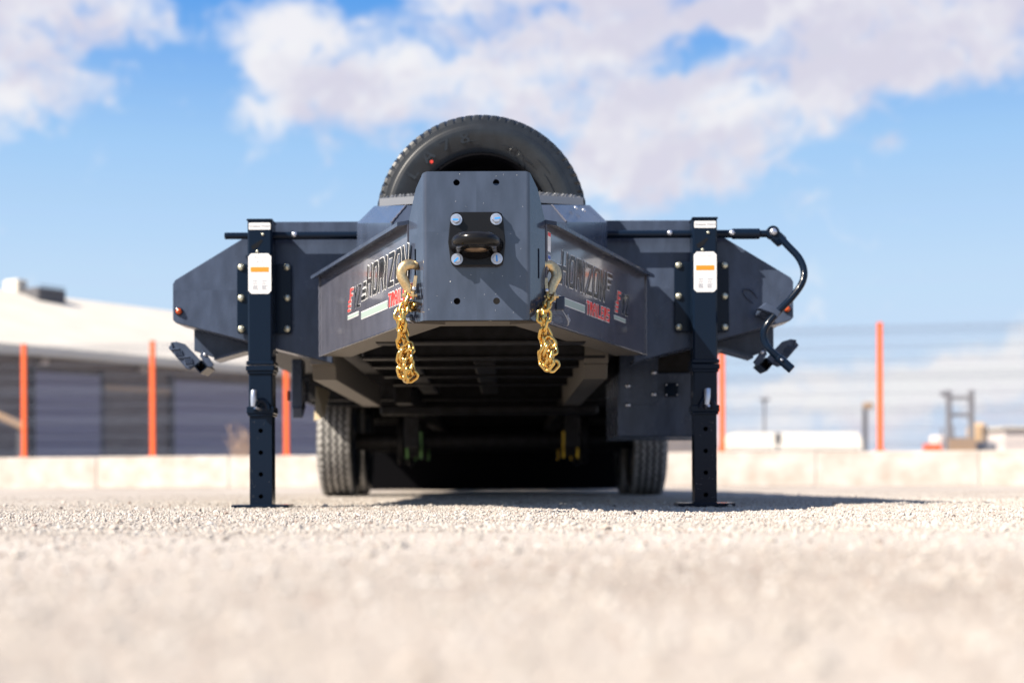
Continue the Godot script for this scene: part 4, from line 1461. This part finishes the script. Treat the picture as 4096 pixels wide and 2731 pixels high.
func tyre(b: MB, c: Vector3, axis: Vector3, R: float, W: float, rim: float, notches: int, seg_per: int, ribs: bool, side: MB) -> void:
	# profile from bead to bead: (along the axis, radius, tread?)
	var hw := W / 2.0
	var P := [[-hw * 0.72, rim, 0], [-hw * 0.80, rim + 0.012, 0], [-hw * 0.84, rim + 0.02, 0], [-hw * 0.9, rim + 0.03, 0], [-hw * 0.985, R - (R - rim) * 0.55, 0], [-hw * 1.0, R - (R - rim) * 0.42, 0], [-hw * 0.985, R - 0.062, 0], [-hw * 0.97, R - 0.056, 0], [-hw * 0.965, R - 0.05, 0], [-hw * 0.935, R - 0.046, 0], [-hw * 0.93, R - 0.03, 0], [-hw * 0.9, R - 0.016, 2], [-hw * 0.84, R - 0.006, 2]]
	if ribs:
		for k in 4:
			var g := -0.54 + 0.36 * k
			P.append([hw * (g - 0.07), R - 0.001, 1]); P.append([hw * (g - 0.055), R - 0.013, 3]); P.append([hw * (g + 0.055), R - 0.013, 3]); P.append([hw * (g + 0.07), R - 0.001, 1])
	else:
		P.append([0.0, R, 1])
	var n0 := P.size()
	for k in range(12, -1, -1):
		P.append([-P[k][0], P[k][1], P[k][2]])
	var seg := notches * seg_per
	var u := axis.cross(Vector3(0, 1, 0)).normalized()
	var w := axis.cross(u)
	var grid := []
	for j in seg:
		var f := TAU * j / seg
		var d := u * cos(f) + w * sin(f)
		var row := PackedVector3Array()
		var cut := j % seg_per == 0
		for q in P:
			var r: float = q[1]
			var ax: float = q[0]
			if cut and q[2] == 2: r -= 0.011
			if q[2] == 1 or q[2] == 3: ax += 0.006 * (1.0 if (j / 2) % 2 == 0 else -1.0) if ribs else 0.0
			row.append(c + d * r + axis * ax)
		grid.append(row)
	for j in seg:
		var j2 := (j + 1) % seg
		var f0 := TAU * j / seg
		var f1 := TAU * (j + 1) / seg
		var d0 := u * cos(f0) + w * sin(f0)
		var d1 := u * cos(f1) + w * sin(f1)
		for i in P.size() - 1:
			var to: MB = b if P[i][2] > 0 and P[i + 1][2] > 0 and P[i][2] != 3 and P[i + 1][2] != 3 else side
			if P[i][2] > 0 or P[i + 1][2] > 0:
				to.quad(grid[j][i], grid[j2][i], grid[j2][i + 1], grid[j][i + 1], c + axis * P[i][0] * 0.3)
				continue
			var nn := []
			for e in [i, i + 1]:
				var a: Array = P[maxi(e - 1, 0)]
				var z: Array = P[mini(e + 1, P.size() - 1)]
				nn.append(Vector2(z[0] - a[0], z[1] - a[1]).normalized())
			var m := func(d: Vector3, t: Vector2) -> Vector3: return (d * t.x - axis * t.y).normalized()
			to.tri(grid[j][i], grid[j2][i], grid[j2][i + 1], m.call(d0, nn[0]), m.call(d1, nn[0]), m.call(d1, nn[1]))
			to.tri(grid[j][i], grid[j2][i + 1], grid[j][i + 1], m.call(d0, nn[0]), m.call(d1, nn[1]), m.call(d0, nn[1]))

func axles(tr: Node3D) -> void:
	var made := {}
	for z in [-10.4, -11.4]:
		var b := MB.new()
		b.cyl(Vector3(-1.0, 0.4, z), Vector3(1.0, 0.4, z), 0.062, 16)
		var ax := part("axle", tr, b, M.shaded_under_paint)
		for s in [-1.0, 1.0]:
			b = MB.new()
			b.cyl(Vector3(s * 0.64, 0.4, z), Vector3(s * 0.69, 0.4, z), 0.17, 24, 0.01)
			part("brake_drum", ax, b, M.shaded_under_paint)
			for x in [-0.73, -0.63]:
				b = MB.new()
				b.cyl(Vector3(s * -x * 1.0 - s * 0.12, 0.27, z + 0.22), Vector3(s * -x - s * 0.12, 0.46, z + 0.22), 0.009, 8)
				part("u_bolt", ax, b, M.green if s < 0 else M.yellow)
			b = MB.new()
			for k in 5:
				b.box(Vector3(s * 0.56, 0.36 - 0.016 * k, z), Vector3(0.075, 0.014, 0.9 - 0.15 * k), 0.002)
			b.box(Vector3(s * 0.56, 0.45, z + 0.47), Vector3(0.1, 0.22, 0.06), 0.006)
			part("leaf_spring", ax, b, M.shaded_under_paint)
	for z in [-10.4, -11.4]:
		for x in [-1.118, 1.118]:
			var b := MB.new()
			var sd := MB.new()
			tyre(b, Vector3(x, 0.4, z), Vector3(1, 0, 0), 0.403, 0.258, 0.24, 48, 4, true, sd)
			var wh := part("wheel", tr, [[b, M.dusty_rubber], [sd, M.rubber]])
			b = MB.new()
			var o := 1.0 if x > 0 else -1.0
			b.lathe([Vector2(0.242, -0.1), Vector2(0.235, -0.09), Vector2(0.22, -0.02), Vector2(0.2, 0.02), Vector2(0.1, 0.03), Vector2(0.0, 0.03)], Vector3(x, 0.4, z), Vector3(o, 0, 0), 24)
			b.lathe([Vector2(0.242, 0.1), Vector2(0.235, 0.09), Vector2(0.225, 0.02), Vector2(0.2, 0.02)], Vector3(x, 0.4, z), Vector3(o, 0, 0), 24)
			part("rim", wh, b, M.paint)

func side_gear(tr: Node3D) -> void:
	# tool box hung under the right wing
	var b := MB.new()
	b.box(Vector3(0.83, 0.455, -6.87), Vector3(0.448, 0.29, 0.74), 0.004)
	var box := part("tool_box", tr, b, M.paint)
	b = MB.new()
	b.box(Vector3(0.83, 0.655, -6.89), Vector3(0.44, 0.11, 0.7), 0.004)  # upper part of the box, its dark colour stands for the wing's shade
	part("shaded_box_top", box, b, M.shaded_under_paint)
	b = MB.new()
	b.prism(PackedVector2Array([Vector2(0.615, 0.70), Vector2(0.79, 0.70), Vector2(0.79, 0.475), Vector2(0.772, 0.455), Vector2(0.615, 0.455)]), 0.006, at_xf(Vector3(0, 0, -6.493)), 0.001)
	part("patch_plate", box, b, M.paint)
	for q in [[0.77, 0.6], [0.77, 0.501], [0.652, 0.54], [0.652, 0.452]]:
		b = MB.new()
		dome_bolt(b, Vector3(q[0], q[1], -6.49), 0.012)
		part("bolt", box, b, M.zinc)
	b = MB.new()
	b.box(Vector3(0.85, 0.52, -6.485), Vector3(0.062, 0.06, 0.03), 0.003)
	var lock := part("latch", box, b, M.black)
	b = MB.new()
	for sx in [-1, 1]:
		for sy in [-1, 1]:
			dome_bolt(b, Vector3(0.85 + 0.024 * sx, 0.52 + 0.023 * sy, -6.47), 0.004)
	part("rivets", lock, b, M.zinc)
	# hanger and angled mud plate under the left wing
	b = MB.new()
	b.box(Vector3(-0.93, 0.59, -7.03), Vector3(0.05, 0.24, 0.12), 0.004)
	b.box(Vector3(-0.93, 0.475, -7.03), Vector3(0.05, 0.06, 0.12), 0.004, Basis(Vector3(1, 0, 0), 0.5))
	var hang := part("light_hanger", tr, b, M.paint)
	b = MB.new()
	b.box(Vector3(-0.975, 0.53, -7.0), Vector3(0.014, 0.05, 0.05), 0.004)
	part("reflector", hang, b, M.amber)
	b = MB.new()
	b.hexa([Vector3(-1.0, 0.66, -8.2), Vector3(-0.92, 0.63, -8.2), Vector3(-0.93, 0.47, -8.0), Vector3(-0.985, 0.45, -8.0), Vector3(-1.0, 0.66, -8.21), Vector3(-0.92, 0.63, -8.21), Vector3(-0.93, 0.47, -8.01), Vector3(-0.985, 0.45, -8.01)])
	part("mud_bracket", tr, b, M.tan_plate)
	b = MB.new()
	b.box(Vector3(-0.95, 0.78, -7.4), Vector3(0.55, 0.02, 2.6), 0.003)
	part("running_board", tr, b, M.shaded_under_paint)

# ------------------------------------------------------------------ spare wheel
func build_spare() -> void:
	var c := Vector3(-0.002, 1.168, -5.86)
	var w := base("spare_wheel", c - Vector3(0, 0.41, 0), "big black spare tyre standing upright on the trailer's tongue box", "tyre")
	var tread := MB.new()
	var side := MB.new()
	tyre(tread, c, Vector3(0, 0, 1), 0.43, 0.235, 0.262, 72, 4, true, side)
	part("tread", w, tread, M.rubber)
	part("sidewall", w, side, M.rubber)
	var b := MB.new()
	b.lathe([Vector2(0.264, 0.09), Vector2(0.27, 0.098), Vector2(0.262, 0.1), Vector2(0.25, 0.085), Vector2(0.232, 0.02), Vector2(0.2, -0.02), Vector2(0.1, -0.03), Vector2(0, -0.03)], c, Vector3(0, 0, 1), 48)
	part("rim", w, b, M.dark)
	var k := 0
	for ch in "LA78":
		b = MB.new()
		var f := deg_to_rad(147.0 - 14.5 * k - (2.0 if k > 0 else 0.0))
		var p := c + Vector3(cos(f) * 0.332, sin(f) * 0.332, 0.1165)
		b.letters(ch, 0.043, at_xf(p, Vector3(sin(f), -cos(f), 0), Vector3(cos(f), sin(f), 0)) * Transform3D(Basis().scaled(Vector3(1.35, 1, 1)), Vector3.ZERO), bold, 0.003)
		k += 1
		part("raised_letter", w, b, M.rubber)
	b = MB.new()
	var pts := []
	for i in 20:
		var f := TAU * i / 20.0
		pts.append(c + Vector3(0.135 + 0.02 * cos(f), 0.268 + 0.02 * sin(f), 0.117))
	b.tube(pts, [0.0016], 6, true)
	for q in [[40.0, 0.33, 0.07], [52.0, 0.3, 0.06], [28.0, 0.31, 0.08], [70.0, 0.31, 0.05], [98.0, 0.315, 0.05]]:
		var f := deg_to_rad(q[0])
		var line := []
		for i in 6:
			var g: float = f + (i / 5.0 - 0.5) * q[2] / q[1]
			line.append(c + Vector3(cos(g) * q[1], sin(g) * q[1], 0.1172))
		b.tube(line, [0.0018], 6)
	part("raised_marks", w, b, M.rubber)
	b = MB.new()
	var f := deg_to_rad(131.0)
	b.lathe([Vector2(0.0075, 0), Vector2(0.0065, 0.0015), Vector2(0, 0.0015)], c + Vector3(cos(f) * 0.306, sin(f) * 0.306, 0.1135), Vector3(0, 0, 1), 16)
	part("balance_dot", w, b, M.red)

# ------------------------------------------------------------------ safety chains
func build_chains() -> void:
	var d := 4.6
	var left := [Vector3(-0.1970, 0.6804, -4.630), Vector3(-0.2163, 0.6726, -4.600), Vector3(-0.2494, 0.6468, -4.568), Vector3(-0.2483, 0.6222, -4.575), Vector3(-0.2422, 0.6027, -4.581), Vector3(-0.2322, 0.5807, -4.583), Vector3(-0.2217, 0.5530, -4.579), Vector3(-0.2145, 0.5264, -4.570), Vector3(-0.2140, 0.5050, -4.560), Vector3(-0.2202, 0.4829, -4.553), Vector3(-0.2303, 0.4560, -4.552), Vector3(-0.2270, 0.4373, -4.558), Vector3(-0.2416, 0.4577, -4.579), Vector3(-0.2430, 0.4794, -4.565), Vector3(-0.2358, 0.5067, -4.556), Vector3(-0.2261, 0.5374, -4.555), Vector3(-0.2428, 0.5141, -4.562), Vector3(-0.2441, 0.4917, -4.575), Vector3(-0.2354, 0.4672, -4.586), Vector3(-0.2146, 0.4432, -4.582), Vector3(-0.2058, 0.4616, -4.573), Vector3(-0.2165, 0.4855, -4.584), Vector3(-0.2310, 0.5152, -4.586), Vector3(-0.2427, 0.5441, -4.580), Vector3(-0.2469, 0.5661, -4.570), Vector3(-0.2441, 0.5902, -4.562), Vector3(-0.2378, 0.6204, -4.559), Vector3(-0.2333, 0.6478, -4.562), Vector3(-0.2335, 0.6710, -4.569), Vector3(-0.2215, 0.6990, -4.575), Vector3(-0.2173, 0.7130, -4.575)]
	var right := [Vector3(0.2143, 0.6786, -4.640), Vector3(0.2176, 0.6679, -4.610), Vector3(0.2087, 0.6471, -4.569), Vector3(0.2084, 0.6182, -4.578), Vector3(0.2169, 0.5970, -4.587), Vector3(0.2310, 0.5716, -4.589), Vector3(0.2425, 0.5398, -4.579), Vector3(0.2432, 0.5155, -4.565), Vector3(0.2323, 0.4906, -4.555), Vector3(0.2267, 0.4694, -4.563), Vector3(0.2112, 0.4862, -4.575), Vector3(0.2155, 0.5065, -4.562), Vector3(0.2258, 0.5330, -4.558), Vector3(0.2352, 0.5564, -4.563), Vector3(0.2173, 0.5387, -4.561), Vector3(0.2109, 0.5158, -4.570), Vector3(0.2136, 0.4985, -4.584), Vector3(0.2415, 0.4754, -4.587), Vector3(0.2462, 0.4914, -4.587), Vector3(0.2299, 0.5191, -4.593), Vector3(0.2148, 0.5480, -4.587), Vector3(0.2091, 0.5683, -4.574), Vector3(0.2134, 0.5922, -4.564), Vector3(0.2216, 0.6221, -4.563), Vector3(0.2262, 0.6458, -4.570), Vector3(0.2239, 0.6697, -4.578), Vector3(0.2367, 0.6957, -4.630), Vector3(0.2403, 0.7182, -4.650)]
	chain(-1.0, left, "gold coloured safety chain and hook bunched up left of the hitch plate")
	chain(1.0, right, "gold coloured safety chain and hook bunched up right of the hitch plate")

func chain(s: float, path: Array, label: String) -> void:
	var o := base("safety_chain", path[0] * Vector3(1, 1, 1), label, "chain", "safety chains on the hitch")
	var r := RandomNumberGenerator.new()
	r.seed = 20 + int(s)
	# one link, then its copies
	var b := MB.new()
	var ring := []
	var a := 0.0078
	var w := 0.0126
	for i in 28:
		var f := TAU * i / 28.0
		ring.append(Vector3(cos(f) * w + signf(cos(f)) * a, sin(f) * w, 0))
	b.tube(ring, [0.0054], 10, true, Vector2.ONE, Vector3(0, 0, 1))
	var mesh := b.mesh_of([[b, M.gold]], Vector3.ZERO)
	var pts := spline(path, 0.0298)
	var up := Vector3(0.2, 0.3, 1).normalized()
	for i in pts.size():
		var p: Vector3 = pts[i]
		var t: Vector3 = ((pts[mini(i + 1, pts.size() - 1)] as Vector3) - (pts[maxi(i - 1, 0)] as Vector3)).normalized()
		up = (up - t * t.dot(up)).normalized()
		var tw := (PI / 2.0 if i % 2 == 1 else 0.0) + r.randf_range(-0.25, 0.25)
		var y := up.rotated(t, tw)
		var m := MeshInstance3D.new()
		m.name = "chain_link"
		m.mesh = mesh
		m.transform = Transform3D(Basis(t, y, t.cross(y)), p - org)
		o.add_child(m, true)
	# hook: clevis, curved body, tip through the slot, latch
	var c: Array
	if s < 0.0:
		c = [Vector3(-0.2173, 0.7130, -4.575), Vector3(-0.2227, 0.7323, -4.573), Vector3(-0.2336, 0.7530, -4.570), Vector3(-0.2419, 0.7726, -4.570), Vector3(-0.2390, 0.7921, -4.570), Vector3(-0.2251, 0.8050, -4.572), Vector3(-0.2074, 0.8075, -4.580), Vector3(-0.1946, 0.8049, -4.600), Vector3(-0.1852, 0.7980, -4.630)]
	else:
		c = [Vector3(0.2403, 0.7167, -4.650), Vector3(0.2434, 0.7387, -4.655), Vector3(0.2508, 0.7579, -4.660), Vector3(0.2596, 0.7772, -4.665), Vector3(0.2570, 0.7993, -4.670), Vector3(0.2428, 0.8137, -4.670), Vector3(0.2253, 0.8165, -4.660), Vector3(0.2108, 0.8108, -4.650), Vector3(0.1991, 0.7994, -4.640)]
	b = MB.new()
	var sp := spline(c, 0.004)
	var rad := []
	for i in sp.size():
		var f := float(i) / (sp.size() - 1)
		rad.append(lerpf(0.0125, 0.0155, sin(minf(f * 1.6, 1.0) * PI * 0.5)) if f < 0.6 else lerpf(0.0155, 0.007, pow((f - 0.6) / 0.4, 1.4)))
	b.tube(sp, rad, 14, false, Vector2(1.15, 0.8), Vector3(0, 0, 1).cross(Vector3(0, 1, 0)))
	var hook := part("hook", o, b, M.pale_gold)
	b = MB.new()
	var cl: Vector3 = c[0]
	for e in [-1.0, 1.0]:
		b.lathe([Vector2(0, 0), Vector2(0.0125, 0), Vector2(0.0145, 0.002), Vector2(0.0145, 0.007), Vector2(0.0125, 0.009), Vector2(0, 0.009)], cl + Vector3(e * 0.0125 - 0.0045, -0.006, 0.004), Vector3(1, 0, 0), 18)
	b.cyl(cl + Vector3(-0.024, -0.006, 0.004), cl + Vector3(0.026, -0.006, 0.004), 0.0055, 12, 0.001)
	part("clevis", hook, b, M.pale_gold)
	b = MB.new()
	var l0: Vector3 = Vector3(-0.2009, 0.7263, -4.560) if s < 0.0 else Vector3(0.2272, 0.7297, -4.640)
	var l1: Vector3 = Vector3(-0.1960, 0.7703, -4.575) if s < 0.0 else Vector3(0.2249, 0.7723, -4.650)
	var dir := (l1 - l0).normalized()
	b.box((l0 + l1) / 2.0, Vector3(0.011, (l1 - l0).length(), 0.003), 0.001, Basis(dir.cross(Vector3(0, 0, 1)).normalized(), dir, Vector3(0, 0, 1)).orthonormalized())
	part("latch", hook, b, M.pale_gold)
	b = MB.new()
	dome_bolt(b, l0 + Vector3(0, 0, 0.002), 0.0065)
	part("latch_pin", hook, b, M.zinc)

# ------------------------------------------------------------------ far things
func build_far_things() -> void:
	var p := Vector3(16.5807, 0, -65.0)
	var o := base("utility_pole", p, "dark pole with brown box on top at the right end of the white building", "pole")
	var b := MB.new()
	b.cyl(p, p + Vector3(0, 3.5, 0), 0.11, 10)
	part("shaft", o, b, M.dark_frame)
	b = MB.new()
	b.box(p + Vector3(0.12, 3.45, 0.05), Vector3(0.42, 0.3, 0.3), 0.03)
	part("box", o, b, M.brown_wood)
	p = Vector3(11.6389, 0, -60.0)
	o = base("signal_post", p, "short dark post with a small box in front of the white building", "post")
	b = MB.new()
	b.cyl(p, p + Vector3(0, 1.7, 0), 0.05, 8)
	part("shaft", o, b, M.dark_frame)
	b = MB.new()
	b.box(p + Vector3(0, 1.85, 0), Vector3(0.26, 0.42, 0.2), 0.03)
	part("box", o, b, M.dark_frame)
	p = Vector3(14.7304, 0, -80.0)
	o = base("lamp_mast", p, "thin pale mast with a small head, far behind the white building", "mast")
	b = MB.new()
	b.cyl(p, p + Vector3(0, 4.6, 0), 0.07, 8)
	part("shaft", o, b, M.lift_grey)
	b = MB.new()
	b.box(p + Vector3(0, 4.6, 0.1), Vector3(0.5, 0.16, 0.4), 0.03)
	part("head", o, b, M.lift_grey)
	# forklift
	var z := -50.0
	p = Vector3(16.2027, 0, z)
	o = base("forklift", p, "forklift with tall grey double mast and tan rear, far right behind the fence", "forklift")
	for s in [-1.0, 1.0]:
		b = MB.new()
		b.box(p + Vector3(s * 0.4 - 0.08, 1.72, 0), Vector3(0.17, 3.0, 0.2), 0.01)
		part("mast_rail", o, b, M.lift_grey)
	for y in [2.95, 2.35, 1.5]:
		b = MB.new()
		b.box(p + Vector3(-0.08, y, 0), Vector3(0.8, 0.13, 0.1), 0.01)
		part("mast_crossbar", o, b, M.lift_grey)
	b = MB.new()
	b.cyl(p + Vector3(-0.75, 3.12, 0), p + Vector3(-0.42, 3.05, 0), 0.09, 8)
	part("work_light", o, b, M.lift_grey)
	b = MB.new()
	b.box(p + Vector3(-0.05, 1.25, 0.15), Vector3(0.95, 0.5, 0.08), 0.01)
	part("fork_carriage", o, b, M.brown_wood)
	for s in [-1.0, 1.0]:
		b = MB.new()
		b.box(p + Vector3(s * 0.3, 0.85, 0.6), Vector3(0.12, 0.05, 1.0), 0.01)
		part("fork", o, b, M.dark_frame)
	b = MB.new()
	b.box(p + Vector3(0.55, 0.95, -1.1), Vector3(1.5, 0.9, 1.8), 0.1)
	part("body", o, b, M.lift_grey)
	b = MB.new()
	b.box(p + Vector3(1.05, 1.6, -1.6), Vector3(0.62, 1.05, 0.8), 0.16)
	part("counterweight", o, b, M.lift_tan)
	for q in [Vector3(-0.6, 0.5, -0.4), Vector3(0.7, 0.5, -0.2), Vector3(0.1, 0.5, -2.0), Vector3(1.2, 0.5, -2.0)]:
		b = MB.new()
		b.cyl(p + q, p + q + Vector3(0.26, 0, 0), 0.5, 18, 0.05)
		part("wheel", o, b, M.rubber)
	for q in [Vector3(-0.1, 0, -0.7), Vector3(1.0, 0, -0.7), Vector3(-0.1, 0, -2.0), Vector3(1.0, 0, -2.0)]:
		b = MB.new()
		b.box(p + q + Vector3(0, 1.65, 0), Vector3(0.06, 0.7, 0.06), 0.005)
		part("guard_post", o, b, M.lift_grey)
	p = Vector3(14.7500, 0, -48.0)
	o = base("white_drum", p, "small white drum just left of the distant forklift", "drum")
	b = MB.new()
	b.lathe([Vector2(0, 0), Vector2(0.28, 0), Vector2(0.3, 0.03), Vector2(0.3, 0.75), Vector2(0.315, 0.77), Vector2(0.3, 0.79), Vector2(0.3, 1.5), Vector2(0.27, 1.56), Vector2(0, 1.58)], p, Vector3.UP, 20)
	part("shell", o, b, M.pale_wall)
	b = MB.new()
	b.cyl(p + Vector3(0.1, 1.58, 0.1), p + Vector3(0.1, 1.63, 0.1), 0.05, 10)
	part("bung", o, b, M.lift_grey)
	p = Vector3(13.9419, 0, -46.0)
	o = base("orange_barrier", p, "low orange barrier board in front of the white drum", "barrier")
	for y in [0.75, 1.12]:
		b = MB.new()
		b.box(p + Vector3(0, y, 0), Vector3(0.6, 0.24, 0.05), 0.01)
		part("board", o, b, M.orange_post)
	for sx in [-0.25, 0.25]:
		b = MB.new()
		b.box(p + Vector3(sx, 0.6, -0.06), Vector3(0.06, 1.2, 0.05), 0.005)
		part("leg", o, b, M.lift_grey)
	# dry weed behind the fence
	var r := RandomNumberGenerator.new()
	r.seed = 2
	p = Vector3(-5.0639, 0, -28.0)
	o = base("dry_shrub", p, "dry brown leafless shrub behind the fence left of the left jack leg", "shrub")
	b = MB.new()
	for i in 60:
		var f := r.randf() * TAU
		var lean := r.randf_range(0.05, 0.38)
		var h := r.randf_range(0.6, 1.25)
		var q := p + Vector3(cos(f) * 0.08, 0, sin(f) * 0.08)
		var e := p + Vector3(cos(f) * lean, h, sin(f) * lean)
		b.tube([q, q.lerp(e, 0.55) + Vector3(r.randf_range(-0.05, 0.05), 0, 0), e], [0.012, 0.008, 0.004], 5)
		for k in 3:
			var m := q.lerp(e, r.randf_range(0.5, 1.0))
			b.tube([m, m + Vector3(r.randf_range(-0.14, 0.14), r.randf_range(0.05, 0.16), r.randf_range(-0.1, 0.1))], [0.006, 0.003], 4)
	part("twigs", o, b, M.twig).set_meta("kind", "stuff")
